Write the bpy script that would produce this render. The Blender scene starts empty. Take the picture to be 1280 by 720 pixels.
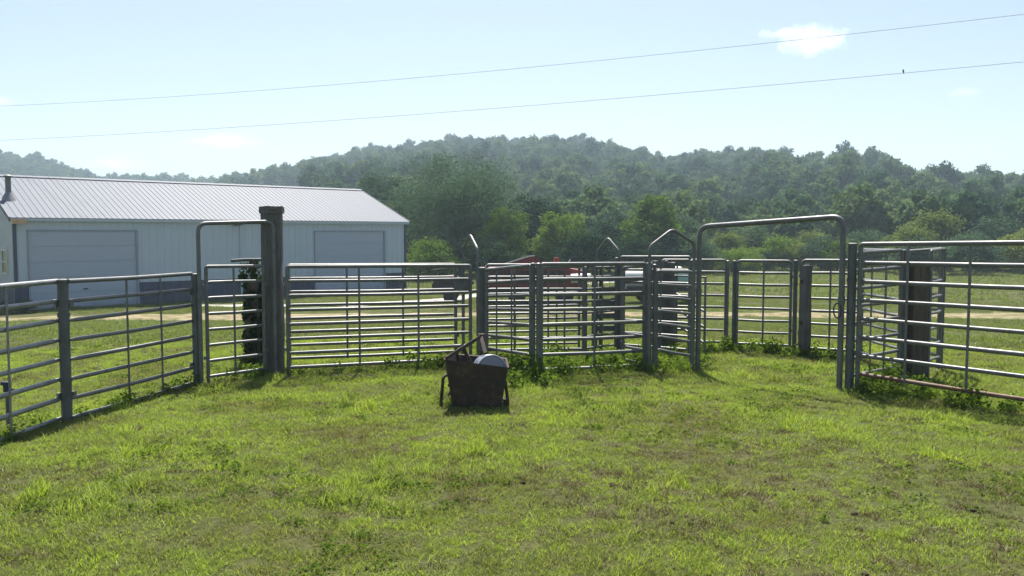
import bpy, bmesh, math, random
import numpy as np
from mathutils import Vector, Matrix

random.seed(7)
RNG = np.random.default_rng(11)
R = math.radians
SC = bpy.context.scene
COL = SC.collection

# ------------------------------------------------------------------ camera
cam_d = bpy.data.cameras.new('camera')
cam = bpy.data.objects.new('camera', cam_d)
COL.objects.link(cam)
cam.location = (0, 0, 1.70)
cam.rotation_euler = (R(90 - 3.67), 0, 0)
cam_d.sensor_width = 36.0
cam_d.lens = 36.0 * 1060 / 1280
cam_d.clip_start = 0.1
cam_d.clip_end = 6000
SC.camera = cam

# ------------------------------------------------------------------ sky and sun
SUN_EL, SUN_AZ = 60.0, -2.0            # degrees; azimuth from +Y towards +X
world = bpy.data.worlds.new('World')
SC.world = world
world.use_nodes = True
wt = world.node_tree
wt.nodes.clear()
w_out = wt.nodes.new('ShaderNodeOutputWorld')
w_bg = wt.nodes.new('ShaderNodeBackground')
sky = wt.nodes.new('ShaderNodeTexSky')
sky.sky_type = 'NISHITA'
sky.sun_disc = False
sky.sun_elevation = R(SUN_EL)
sky.sun_rotation = R(SUN_AZ)
sky.altitude = 200
sky.air_density = 1.0
sky.dust_density = 2.0
sky.ozone_density = 1.0
w_bg.inputs['Strength'].default_value = 0.052
# a few small fair-weather clouds: soft puffs broken up by noise on the sky direction
w_tc = wt.nodes.new('ShaderNodeTexCoord')
w_nz = wt.nodes.new('ShaderNodeTexNoise')
w_nz.inputs['Scale'].default_value = 26.0
w_nz.inputs['Detail'].default_value = 6.0
w_nz.inputs['Roughness'].default_value = 0.6
wt.links.new(w_tc.outputs['Generated'], w_nz.inputs['Vector'])
def wmath(op, a, b=None, c=None):
    n = wt.nodes.new('ShaderNodeMath'); n.operation = op
    for i, v in enumerate((a, b, c)):
        if v is None: continue
        if hasattr(v, 'is_linked'): wt.links.new(v, n.inputs[i])
        else: n.inputs[i].default_value = v
    return n.outputs[0]
def puff(d, rx, rz, gain, thresh):
    """a soft elliptical cloud in the direction d"""
    d = Vector(d).normalized()
    right = d.cross(Vector((0, 0, 1))).normalized(); up = right.cross(d)
    def dot(v):
        n = wt.nodes.new('ShaderNodeVectorMath'); n.operation = 'DOT_PRODUCT'
        wt.links.new(w_tc.outputs['Generated'], n.inputs[0]); n.inputs[1].default_value = v
        return n.outputs['Value']
    a = wmath('DIVIDE', dot(right), rx); b = wmath('DIVIDE', dot(up), rz)
    q = wmath('SQRT', wmath('ADD', wmath('MULTIPLY', a, a), wmath('MULTIPLY', b, b)))
    front = wmath('GREATER_THAN', dot(d), 0.0)
    m = wmath('SUBTRACT', 1.0, q)
    m = wmath('ADD', m, wmath('MULTIPLY', wmath('SUBTRACT', w_nz.outputs['Fac'], 0.5), 3.0))
    m = wmath('MULTIPLY', wmath('SUBTRACT', m, thresh), gain)
    n = wt.nodes.new('ShaderNodeMath'); n.operation = 'MULTIPLY'; n.use_clamp = True
    wt.links.new(m, n.inputs[0]); wt.links.new(front, n.inputs[1])
    return n.outputs[0]
def skydir(u, v):                      # a direction given as (tan azimuth, tan elevation)
    return (u, 1.0, v)
masks = [puff(skydir(0.345, 0.222), 0.036, 0.018, 0.5, 0.0),
         puff(skydir(0.315, 0.232), 0.026, 0.007, 0.5, 0.1),
         puff(skydir(-0.35, 0.108), 0.050, 0.008, 0.22, 0.0),
         puff(skydir(-0.47, 0.082), 0.040, 0.007, 0.18, 0.0),
         puff(skydir(-0.60, 0.155), 0.018, 0.006, 0.2, 0.0),
         puff(skydir(0.53, 0.165), 0.025, 0.006, 0.18, 0.0),
         puff(skydir(-1.4, 0.55), 0.16, 0.06, 1.2, 0.1),
         puff(skydir(1.7, 0.35), 0.14, 0.05, 1.2, 0.1)]
acc = masks[0]
for m_ in masks[1:]:
    acc = wmath('MAXIMUM', acc, m_)
w_mix = wt.nodes.new('ShaderNodeMixRGB')
w_mix.inputs['Color2'].default_value = (19, 19.2, 19.4, 1)
wt.links.new(acc, w_mix.inputs['Fac'])
wt.links.new(sky.outputs['Color'], w_mix.inputs['Color1'])
wt.links.new(w_mix.outputs['Color'], w_bg.inputs['Color'])
wt.links.new(w_bg.outputs['Background'], w_out.inputs['Surface'])

sun_d = bpy.data.lights.new('sun', 'SUN')
sun_d.energy = 5.0
sun_d.angle = R(0.53)
sun_d.color = (1.0, 0.95, 0.87)
sun = bpy.data.objects.new('sun', sun_d)
COL.objects.link(sun)
sun.rotation_euler = (R(-(90 - SUN_EL)), 0, R(-SUN_AZ))
sun.location = (0, 20, 40)

vs = SC.view_settings
vs.view_transform = 'Standard'
vs.look = 'None'
vs.exposure = 1.27
vs.gamma = 1.0
vs.use_curve_mapping = False
SC.render.engine = 'CYCLES'
cy = SC.cycles
cy.use_denoising = True
cy.max_bounces = 6
cy.diffuse_bounces = 3
cy.glossy_bounces = 3
cy.transmission_bounces = 4
cy.volume_bounces = 1
cy.caustics_reflective = False
cy.caustics_refractive = False
cy.sample_clamp_indirect = 4.0

# ------------------------------------------------------------------ materials
MATS = {}
class NT:
    def __init__(s, name):
        s.m = bpy.data.materials.new(name); s.m.use_nodes = True
        s.t = s.m.node_tree; s.t.nodes.clear()
        s.out = s.t.nodes.new('ShaderNodeOutputMaterial')
        MATS[name] = s.m
    def n(s, typ, **kw):
        x = s.t.nodes.new(typ)
        for k, v in kw.items():
            if k in x.inputs.keys(): s.set(x, k, v)
            else: setattr(x, k, v)
        return x
    def set(s, node, key, v):
        if hasattr(v, 'is_linked'): s.t.links.new(v, node.inputs[key])
        else: node.inputs[key].default_value = v
    def link(s, a, b): s.t.links.new(a, b)
    def noise(s, scale, detail=4, rough=0.55, vec=None, dist=0.0):
        x = s.n('ShaderNodeTexNoise', Scale=scale, Detail=detail, Roughness=rough, Distortion=dist)
        if vec is not None: s.link(vec, x.inputs['Vector'])
        return x.outputs['Fac']
    def ramp(s, fac, stops):
        x = s.n('ShaderNodeValToRGB'); s.link(fac, x.inputs['Fac'])
        cr = x.color_ramp
        while len(cr.elements) > 1: cr.elements.remove(cr.elements[-1])
        cr.elements[0].position = stops[0][0]; cr.elements[0].color = (*stops[0][1], 1)
        for p, c in stops[1:]:
            e = cr.elements.new(p); e.color = (*c, 1)
        return x.outputs['Color']
    def mix(s, fac, a, b, typ='MIX'):
        x = s.n('ShaderNodeMixRGB', blend_type=typ)
        s.set(x, 'Fac', fac)
        for k, v in (('Color1', a), ('Color2', b)):
            if hasattr(v, 'is_linked'): s.link(v, x.inputs[k])
            else: x.inputs[k].default_value = (*v, 1)
        return x.outputs['Color']
    def math(s, op, a, b=0.5, clamp=False):
        x = s.n('ShaderNodeMath', operation=op, use_clamp=clamp)
        for i, v in enumerate((a, b)):
            if hasattr(v, 'is_linked'): s.link(v, x.inputs[i])
            else: x.inputs[i].default_value = v
        return x.outputs[0]
    def bump(s, h, strength=0.3, dist=0.01):
        x = s.n('ShaderNodeBump', Strength=strength, Distance=dist); s.link(h, x.inputs['Height'])
        return x.outputs['Normal']
    def bsdf(s, color, rough=0.6, metal=0.0, normal=None, spec=None):
        x = s.n('ShaderNodeBsdfPrincipled')
        if hasattr(color, 'is_linked'): s.link(color, x.inputs['Base Color'])
        else: x.inputs['Base Color'].default_value = (*color, 1)
        s.set(x, 'Roughness', rough); s.set(x, 'Metallic', metal)
        if normal is not None: s.link(normal, x.inputs['Normal'])
        if spec is not None: x.inputs['Specular IOR Level'].default_value = spec
        s.link(x.outputs['BSDF'], s.out.inputs['Surface'])
        return x
    def pos(s): return s.n('ShaderNodeNewGeometry').outputs['Position']
    def objc(s): return s.n('ShaderNodeTexCoord').outputs['Object']
    def rnd(s): return s.n('ShaderNodeObjectInfo').outputs['Random']

def foliage(name, stops, trans=0.45, patch=0.0, patch_scale=0.5, tr_tint=(1.2, 1.25, 0.6), gloss=True):
    t = NT(name)
    r = t.rnd()
    nz = t.noise(patch_scale, 3, 0.6, t.pos())
    f = t.math('ADD', t.math('MULTIPLY', r, 1.0 - patch), t.math('MULTIPLY', t.math('ADD', t.math('MULTIPLY', t.math('SUBTRACT', nz, 0.5), 2.6), 0.5, True), patch))
    c = t.ramp(f, stops)
    if gloss:
        d = t.n('ShaderNodeBsdfPrincipled'); t.link(c, d.inputs['Base Color']); d.inputs['Roughness'].default_value = 0.5
        d.inputs['Specular IOR Level'].default_value = 0.35
    else:
        d = t.n('ShaderNodeBsdfDiffuse'); t.link(c, d.inputs['Color'])
    tr = t.n('ShaderNodeBsdfTranslucent')
    t.link(t.mix(1.0, c, tr_tint, 'MULTIPLY'), tr.inputs['Color'])
    mx = t.n('ShaderNodeMixShader'); mx.inputs['Fac'].default_value = trans
    t.link(d.outputs[0], mx.inputs[1]); t.link(tr.outputs[0], mx.inputs[2])
    t.link(mx.outputs[0], t.out.inputs['Surface'])
    return t.m

G_LAWN = [(0.0, (0.160, 0.145, 0.068)), (0.25, (0.190, 0.210, 0.070)), (0.5, (0.225, 0.285, 0.068)), (0.75, (0.270, 0.345, 0.066)), (1.0, (0.35, 0.41, 0.078))]
foliage('grass_blades', G_LAWN, 0.50, 0.78, 1.0)
foliage('grass_far', [(0.0, (0.165, 0.165, 0.075)), (0.5, (0.150, 0.185, 0.060)), (1.0, (0.185, 0.240, 0.056))], 0.45, 0.6, 0.16)
foliage('dry_blades', [(0.0, (0.085, 0.062, 0.035)), (0.5, (0.14, 0.11, 0.055)), (1.0, (0.20, 0.17, 0.085))], 0.3, 0.3, 2.0, (1.0, 0.95, 0.7))
foliage('weed_leaves', [(0.0, (0.075, 0.125, 0.025)), (0.6, (0.115, 0.180, 0.028)), (1.0, (0.18, 0.25, 0.04))], 0.5, 0.3, 1.5, gloss=False)
foliage('vine_leaves', [(0.0, (0.030, 0.055, 0.022)), (0.6, (0.048, 0.078, 0.028)), (1.0, (0.085, 0.11, 0.04))], 0.25, 0.3, 3.0, gloss=False)
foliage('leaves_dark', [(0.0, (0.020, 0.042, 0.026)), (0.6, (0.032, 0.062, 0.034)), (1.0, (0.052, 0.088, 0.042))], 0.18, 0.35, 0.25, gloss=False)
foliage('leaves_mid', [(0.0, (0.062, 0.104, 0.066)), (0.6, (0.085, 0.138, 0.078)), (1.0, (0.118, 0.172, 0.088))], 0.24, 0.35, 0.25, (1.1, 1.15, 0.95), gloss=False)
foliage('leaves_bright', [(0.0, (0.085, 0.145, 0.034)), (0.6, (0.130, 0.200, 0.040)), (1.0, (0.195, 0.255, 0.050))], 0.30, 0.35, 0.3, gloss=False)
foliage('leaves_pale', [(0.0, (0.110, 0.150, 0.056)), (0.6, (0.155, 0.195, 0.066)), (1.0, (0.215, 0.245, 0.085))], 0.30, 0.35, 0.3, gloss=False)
foliage('leaves_hill', [(0.0, (0.034, 0.070, 0.044)), (0.3, (0.060, 0.110, 0.056)), (0.65, (0.095, 0.150, 0.064)), (1.0, (0.155, 0.205, 0.078))], 0.26, 0.20, 0.012, (1.1, 1.15, 0.9), gloss=False)

t = NT('bark'); v = t.objc()
t.bsdf(t.ramp(t.noise(6, 6, 0.7, v), [(0.3, (0.045, 0.036, 0.028)), (0.7, (0.12, 0.10, 0.08))]), 0.9, normal=t.bump(t.noise(14, 5, 0.7, v), 0.6, 0.03))

t = NT('turf'); v = t.pos()
big = t.noise(0.45, 4, 0.6, v); fine = t.noise(24.0, 6, 0.75, v)
c1 = t.ramp(big, [(0.36, (0.085, 0.072, 0.036)), (0.5, (0.072, 0.080, 0.026)), (0.64, (0.072, 0.100, 0.022))])
c2 = t.ramp(fine, [(0.36, (0.026, 0.022, 0.012)), (0.55, (0.078, 0.086, 0.028)), (0.72, (0.15, 0.14, 0.060))])
t.bsdf(t.mix(0.62, c1, c2), 0.95, normal=t.bump(t.noise(40, 4, 0.7, v), 0.8, 0.03), spec=0.1)

t = NT('dry_track'); v = t.pos()
t.bsdf(t.ramp(t.noise(2.2, 6, 0.7, v), [(0.40, (0.115, 0.115, 0.050)), (0.52, (0.21, 0.175, 0.105)), (0.72, (0.33, 0.27, 0.175))]), 0.95, normal=t.bump(t.noise(25, 4, 0.7, v), 0.6, 0.03), spec=0.1)
t = NT('pale_gravel'); v = t.pos()
t.bsdf(t.ramp(t.noise(4, 6, 0.75, v), [(0.3, (0.26, 0.25, 0.22)), (0.7, (0.48, 0.46, 0.42))]), 0.95, normal=t.bump(t.noise(30, 4, 0.7, v), 0.6, 0.03), spec=0.1)
t = NT('soil_clod'); v = t.pos()
t.bsdf(t.ramp(t.noise(20, 5, 0.7, v), [(0.3, (0.035, 0.027, 0.018)), (0.7, (0.085, 0.065, 0.042))]), 0.95, normal=t.bump(t.noise(60, 4, 0.7, v), 0.8, 0.02), spec=0.1)

def galvanised(name, lo, hi, rust=0.0, metal=0.75, rough=0.38):
    t = NT(name); v = t.pos()
    n1 = t.noise(7, 5, 0.65, v); n2 = t.noise(45, 4, 0.6, v)
    c = t.ramp(t.math('ADD', t.math('MULTIPLY', n1, 0.65), t.math('MULTIPLY', n2, 0.35)), [(0.36, lo), (0.64, hi)])
    rmask = t.math('MULTIPLY', t.math('SUBTRACT', t.noise(3.3, 6, 0.75, v), 0.66 - rust), 9.0, True)
    c = t.mix(rmask, c, (0.12, 0.058, 0.028))
    b = t.bsdf(c, t.math('ADD', t.math('MULTIPLY', n2, 0.2), rough), normal=t.bump(n2, 0.12, 0.004))
    t.link(t.math('MULTIPLY', t.math('SUBTRACT', 1.0, rmask), metal), b.inputs['Metallic'])
    return t.m
galvanised('galvanised_steel', (0.105, 0.108, 0.108), (0.185, 0.187, 0.185), 0.03, metal=0.35, rough=0.40)
galvanised('galvanised_bright', (0.17, 0.175, 0.175), (0.29, 0.295, 0.295), 0.02, metal=0.4, rough=0.36)
galvanised('weathered_steel', (0.075, 0.08, 0.08), (0.135, 0.14, 0.14), 0.06, metal=0.2, rough=0.5)
galvanised('rusty_pipe', (0.13, 0.085, 0.06), (0.22, 0.15, 0.11), 0.22, metal=0.2, rough=0.6)

def wood(name, lo, hi):
    t = NT(name); v = t.objc()
    mp = t.n('ShaderNodeMapping'); mp.inputs['Scale'].default_value = (18, 18, 1.6); t.link(v, mp.inputs['Vector'])
    g = t.noise(1.6, 8, 0.72, mp.outputs['Vector'], 0.6); b = t.noise(4, 4, 0.6, v)
    c = t.ramp(t.math('ADD', t.math('MULTIPLY', g, 0.7), t.math('MULTIPLY', b, 0.3)), [(0.3, lo), (0.68, hi)])
    t.bsdf(c, 0.88, normal=t.bump(g, 0.9, 0.02), spec=0.2)
wood('weathered_wood', (0.070, 0.064, 0.060), (0.205, 0.195, 0.185))
wood('brown_wood', (0.055, 0.044, 0.034), (0.165, 0.135, 0.105))

def painted(name, col, rough=0.5, metal=0.0, dirt=0.25, scale=3.0, dcol=None, spec=None, splash=False):
    t = NT(name); v = t.objc()
    n1 = t.noise(scale, 6, 0.65, v); n2 = t.noise(scale * 12, 4, 0.6, v)
    d = dcol or tuple(c * 0.55 for c in col)
    f = t.math('MULTIPLY', t.math('SUBTRACT', t.math('ADD', t.math('MULTIPLY', n1, 0.7), t.math('MULTIPLY', n2, 0.3)), 0.42), dirt * 6, True)
    c = t.mix(t.math('MULTIPLY', f, 0.6), col, d)
    if splash:      # mud splashed up from the ground, in ragged patches
        sep = t.n('ShaderNodeSeparateXYZ'); t.link(v, sep.inputs[0])
        up = t.math('SUBTRACT', 0.75, t.math('MULTIPLY', sep.outputs['Z'], 1.3))
        ms = t.math('MULTIPLY', t.math('SUBTRACT', t.math('ADD', up, t.math('MULTIPLY', n1, 0.9)), 0.75), 1.6, True)
        c = t.mix(t.math('MULTIPLY', ms, 0.55), c, (0.16, 0.13, 0.09))
    t.bsdf(c, t.math('ADD', t.math('MULTIPLY', n2, 0.15), rough - 0.07), metal, spec=spec)
painted('siding_paint', (0.42, 0.50, 0.58), 0.5, dirt=0.10, splash=True)
painted('gable_paint', (0.46, 0.51, 0.54), 0.5, dirt=0.10, splash=True)
painted('door_paint', (0.36, 0.42, 0.52), 0.5, dirt=0.10, splash=True)
painted('door_trim_paint', (0.26, 0.31, 0.40), 0.5)
painted('blue_trim', (0.035, 0.050, 0.105), 0.45, dirt=0.15, splash=True)
painted('roof_sheet', (0.092, 0.108, 0.140), 0.6, metal=0.0, dirt=0.10, spec=0.22)
painted('copper_tin', (0.50, 0.33, 0.22), 0.35, metal=0.6)
painted('white_paint', (0.62, 0.62, 0.60), 0.45, dirt=0.15, scale=8)
painted('red_paint', (0.17, 0.015, 0.018), 0.35, dirt=0.22)
painted('bright_red_paint', (0.34, 0.020, 0.018), 0.35, dirt=0.15)
painted('maroon_paint', (0.05, 0.013, 0.014), 0.55, dirt=0.25)
painted('black_rubber', (0.022, 0.022, 0.024), 0.8)
painted('dark_iron', (0.045, 0.045, 0.05), 0.6, metal=0.3)
painted('teal_plastic', (0.26, 0.42, 0.40), 0.5, dirt=0.12)
painted('blue_clamp', (0.012, 0.018, 0.06), 0.5)
painted('enamel', (0.22, 0.25, 0.31), 0.32, dirt=0.22, scale=7, dcol=(0.30, 0.24, 0.20))
painted('wire_metal', (0.60, 0.61, 0.62), 0.7)
painted('feathers', (0.03, 0.03, 0.035), 0.8)
t = NT('rusty_iron'); v = t.objc()
n1 = t.noise(5, 6, 0.7, v); n2 = t.noise(30, 5, 0.7, v)
t.bsdf(t.ramp(t.math('ADD', t.math('MULTIPLY', n1, 0.6), t.math('MULTIPLY', n2, 0.4)), [(0.34, (0.022, 0.017, 0.013)), (0.5, (0.045, 0.030, 0.022)), (0.68, (0.12, 0.072, 0.050))]), 0.8, 0.15, normal=t.bump(n2, 0.4, 0.006))
t = NT('window_glass')
t.bsdf((0.03, 0.04, 0.05), 0.06, 0.0, spec=0.8)

# ------------------------------------------------------------------ mesh helpers
class MB:
    """collects vertices and faces of one mesh"""
    def __init__(s): s.v = []; s.f = []; s.mi = []; s.cur = 0
    def add(s, verts, faces):
        o = len(s.v); s.v += [tuple(p) for p in verts]
        for f in faces: s.f.append([i + o for i in f]); s.mi.append(s.cur)
    def box(s, x0, x1, y0, y1, z0, z1, M=None, taper=None):
        P = [(x0, y0, z0), (x1, y0, z0), (x1, y1, z0), (x0, y1, z0), (x0, y0, z1), (x1, y0, z1), (x1, y1, z1), (x0, y1, z1)]
        if M is not None: P = [tuple(M @ Vector(p)) for p in P]
        s.add(P, [(3, 2, 1, 0), (4, 5, 6, 7), (0, 1, 5, 4), (1, 2, 6, 5), (2, 3, 7, 6), (3, 0, 4, 7)])
    def tube(s, pts, r, n=10, cap=True, squash=1.0):
        pts = [Vector(p) for p in pts]
        rs = r if isinstance(r, (list, tuple)) else [r] * len(pts)
        rings = []
        up = None
        for i, p in enumerate(pts):
            if i == 0: d = pts[1] - p
            elif i == len(pts) - 1: d = p - pts[i - 1]
            else: d = (pts[i + 1] - p).normalized() + (p - pts[i - 1]).normalized()
            d.normalize()
            if up is None:
                up = Vector((0, 0, 1)) if abs(d.z) < 0.9 else Vector((0, 1, 0))
            a = d.cross(up)
            if a.length < 1e-4: a = d.cross(Vector((1, 0, 0)))
            a.normalize(); b = a.cross(d).normalized(); up = b
            rings.append([p + a * math.cos(2 * math.pi * k / n) * rs[i] * squash + b * math.sin(2 * math.pi * k / n) * rs[i] for k in range(n)])
        V = [q for g in rings for q in g]; F = []
        for i in range(len(pts) - 1):
            for k in range(n):
                k2 = (k + 1) % n
                F.append((i * n + k, i * n + k2, (i + 1) * n + k2, (i + 1) * n + k))
        if cap:
            F.append(tuple(range(n - 1, -1, -1))); F.append(tuple((len(pts) - 1) * n + k for k in range(n)))
        s.add(V, F)
    def lathe(s, prof, n=20, M=None):
        V = []; F = []
        for (r, z) in prof:
            for k in range(n):
                a = 2 * math.pi * k / n
                p = Vector((r * math.cos(a), r * math.sin(a), z))
                V.append(M @ p if M is not None else p)
        for i in range(len(prof) - 1):
            for k in range(n):
                k2 = (k + 1) % n
                F.append((i * n + k, i * n + k2, (i + 1) * n + k2, (i + 1) * n + k))
        F.append(tuple(range(n - 1, -1, -1))); F.append(tuple((len(prof) - 1) * n + k for k in range(n)))
        s.add(V, F)
    def prism(s, poly, a, b):
        """polygon of (p,q) extruded: a and b are functions mapping (p,q) to 3-D"""
        n = len(poly); V = [a(*p) for p in poly] + [b(*p) for p in poly]
        F = [tuple(range(n - 1, -1, -1)), tuple(range(n, 2 * n))] + [(i, (i + 1) % n, n + (i + 1) % n, n + i) for i in range(n)]
        s.add(V, F)
    def mesh(s, name, mats, smooth=False):
        m = bpy.data.meshes.new(name)
        m.from_pydata(s.v, [], s.f)
        for k in ([mats] if isinstance(mats, str) else mats): m.materials.append(MATS[k])
        if not isinstance(mats, str): m.polygons.foreach_set('material_index', s.mi)
        if smooth:
            m.polygons.foreach_set('use_smooth', [True] * len(m.polygons))
            try: m.set_sharp_from_angle(angle=R(40))
            except Exception: pass
        m.update()
        return m
    def build(s, name, mats, parent=None, smooth=False):
        return link(name, s.mesh(name, mats, smooth), parent)

def link(name, mesh, parent=None):
    o = bpy.data.objects.new(name, mesh); COL.objects.link(o)
    if parent is not None: o.parent = parent
    return o
def tag(o, label, cat, group=None):
    o['label'] = label; o['category'] = cat
    if group: o['group'] = group
    return o
def thing(name, label, cat, loc=(0, 0, 0), rz=0.0, group=None):
    o = bpy.data.objects.new(name, None); COL.objects.link(o)
    o.empty_display_size = 0.2
    o.location = loc; o.rotation_euler = (0, 0, rz)
    return tag(o, label, cat, group)
def struct(o): o['kind'] = 'structure'; return o

def bend(p, c, q, rad, n=6):
    """points rounding the corner c between p and q"""
    p, c, q = Vector(p), Vector(c), Vector(q)
    a = c + (p - c).normalized() * rad; b = c + (q - c).normalized() * rad
    return [(1 - t) ** 2 * a + 2 * t * (1 - t) * c + t * t * b for t in [i / n for i in range(n + 1)]]

# ------------------------------------------------------------------ terrain
def sstep(a, b, x):
    t = np.clip((np.asarray(x, float) - a) / (b - a), 0, 1); return t * t * (3 - 2 * t)
AZ_T = np.array([-3.0, -0.95, -0.75, -0.604, -0.547, -0.49, -0.415, -0.311, -0.292, -0.255, -0.208, -0.16, -0.113, -0.057, 0.0, 0.057, 0.09, 0.123, 0.179, 0.245, 0.302, 0.34, 0.387, 0.425, 0.443, 0.49, 0.528, 0.604, 0.8, 1.0, 3.0])
# main wooded hill: tangent of the elevation of its ground line, by tangent of azimuth
EL_MAIN = -0.007 - np.interp(AZ_T, [-0.4, -0.3, -0.1, 0.05, 0.245, 0.34, 0.42, 0.6], [0.000, -0.005, 0.000, 0.006, 0.014, 0.010, 0.007, 0.008]) + np.array([0, 0, 0, 0, 0.002, 0.012, 0.030, 0.052, 0.057, 0.064, 0.076, 0.085, 0.092, 0.099, 0.102, 0.102, 0.100, 0.093, 0.084, 0.088, 0.088, 0.078, 0.078, 0.073, 0.060, 0.052, 0.050, 0.050, 0.050, 0.04, 0.03])
D_MAIN = np.array([440, 440, 440, 450, 455, 460, 470, 480, 480, 480, 480, 475, 470, 465, 460, 450, 440, 425, 390, 350, 320, 310, 300, 290, 290, 300, 310, 320, 330, 340, 350.])
EL_FAR = -0.016 + np.array([0.05, 0.08, 0.084, 0.086, 0.083, 0.066, 0.064, 0.063, 0.062, 0.06, 0.05, 0.04, 0.03, 0.03, 0.03, 0.03, 0.03, 0.03, 0.03, 0.03, 0.03, 0.03, 0.03, 0.03, 0.03, 0.03, 0.03, 0.03, 0.03, 0.03, 0.03])
BASE = -1.25
def height(x, y):
    x = np.asarray(x, float); y = np.asarray(y, float)
    d = np.hypot(x, y) + 1e-6
    z = BASE * sstep(11.5, 31.0, y)
    z = z + 0.022 * np.sin(x * 0.9 + 1.3) * np.sin(y * 0.7 + 0.4) + 0.014 * np.sin(x * 2.3 + y * 1.1)
    z = z - 0.05 * sstep(2.8, 4.6, -x) * (1 - sstep(10, 14, y))
    ta = np.clip(np.where(y > 1, x / np.maximum(y, 1), np.sign(x) * 3.0), -3, 3)
    Dm = np.interp(ta, AZ_T, D_MAIN); em = np.interp(ta, AZ_T, EL_MAIN); ef = np.interp(ta, AZ_T, EL_FAR)
    front = sstep(-60, 60, y)
    wob = 1 + 0.05 * np.sin(x * 0.021 + 0.5) * np.cos(y * 0.017)
    tm = np.clip((d - 95) / (Dm - 95), 0, 1)
    hm = em * Dm * (0.35 * tm + 0.65 * tm * tm * (3 - 2 * tm)) * wob - 0.35 * np.clip(d - Dm, 0, 140) * 0.3
    tf = np.clip((d - 330) / (560 - 330), 0, 1)
    hf = ef * 560 * (tf * tf * (3 - 2 * tf)) - 0.1 * np.clip(d - 560, 0, 200)
    hill = np.maximum(np.maximum(hm, hf), 0) * front
    return z + hill

NA, NRAD = 300, 150
az = np.linspace(0, 2 * math.pi, NA, endpoint=False)
rad = np.concatenate([[0.6], np.geomspace(1.2, 1130, NRAD - 1)])
AA, RR = np.meshgrid(az, rad)
TX, TY = RR * np.sin(AA), RR * np.cos(AA)
TZ = height(TX, TY)
verts = np.stack([TX, TY, TZ], -1).reshape(-1, 3)
faces = []
for i in range(NRAD - 1):
    for k in range(NA):
        k2 = (k + 1) % NA
        faces.append((i * NA + k2, i * NA + k, (i + 1) * NA + k, (i + 1) * NA + k2))
faces.append(tuple(range(NA)))
gm = bpy.data.meshes.new('ground'); gm.from_pydata(verts.tolist(), [], faces); gm.materials.append(MATS['turf'])
gm.polygons.foreach_set('use_smooth', [True] * len(gm.polygons)); gm.update()
ground = struct(link('ground', gm))
# faces must look up
if gm.polygons[0].normal.z < 0:
    gm.flip_normals()

def hz(x, y): return float(height(x, y))

def strip(name, pts, widths, mat, lift=0.03):
    """an uneven strip of ground laid over the terrain"""
    P = []; W = []
    for i in range(len(pts) - 1):
        a, b = Vector(pts[i]), Vector(pts[i + 1]); n = max(2, int((b - a).length / 0.5))
        for k in range(n):
            t_ = k / n; P.append(a.lerp(b, t_)); W.append(widths[i] * (1 - t_) + widths[i + 1] * t_)
    P.append(Vector(pts[-1])); W.append(widths[-1])
    mb = MB(); rnd = random.Random(hash(name) % 100 if False else len(name))
    NW = 5; V = []
    for i, p in enumerate(P):
        d = (P[min(i + 1, len(P) - 1)] - P[max(i - 1, 0)]).normalized(); n = Vector((-d.y, d.x))
        wl = W[i] * rnd.uniform(0.62, 1.15); wr = W[i] * rnd.uniform(0.62, 1.15)
        for k in range(NW):
            s_ = -wl + (wl + wr) * k / (NW - 1); q = p + n * s_
            edge = 0.0 if k in (0, NW - 1) else lift
            V.append((q.x, q.y, hz(q.x, q.y) + (lift if edge else -0.02)))
    F = []
    for i in range(len(P) - 1):
        for k in range(NW - 1):
            F.append((i * NW + k, (i + 1) * NW + k, (i + 1) * NW + k + 1, i * NW + k + 1))
    mb.add(V, F)
    o = mb.build(name, mat, smooth=True)
    if o.data.polygons[0].normal.z < 0: o.data.flip_normals()
    return struct(o)
TRACK = [(-30, 27.5), (-18, 28.8), (-13, 29.4), (-9.0, 29.8), (-5, 30.4), (0, 31.0), (6, 31.0), (12, 30.4), (20, 29.8), (32, 30)]
strip('dirt_track', TRACK, [0.8, 1.2, 2.2, 2.0, 1.0, 0.7, 0.9, 1.4, 2.0, 2.0], 'dry_track', 0.04)
DRIVE = [(-13.5, 34.6), (-10, 34.6), (-6.5, 35.0), (-3.0, 38.0), (-0.5, 42.5), (3.5, 49), (9, 55)]
strip('gravel_drive', DRIVE, [0.6, 0.65, 0.7, 0.8, 0.9, 0.9, 0.9], 'pale_gravel')

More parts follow.
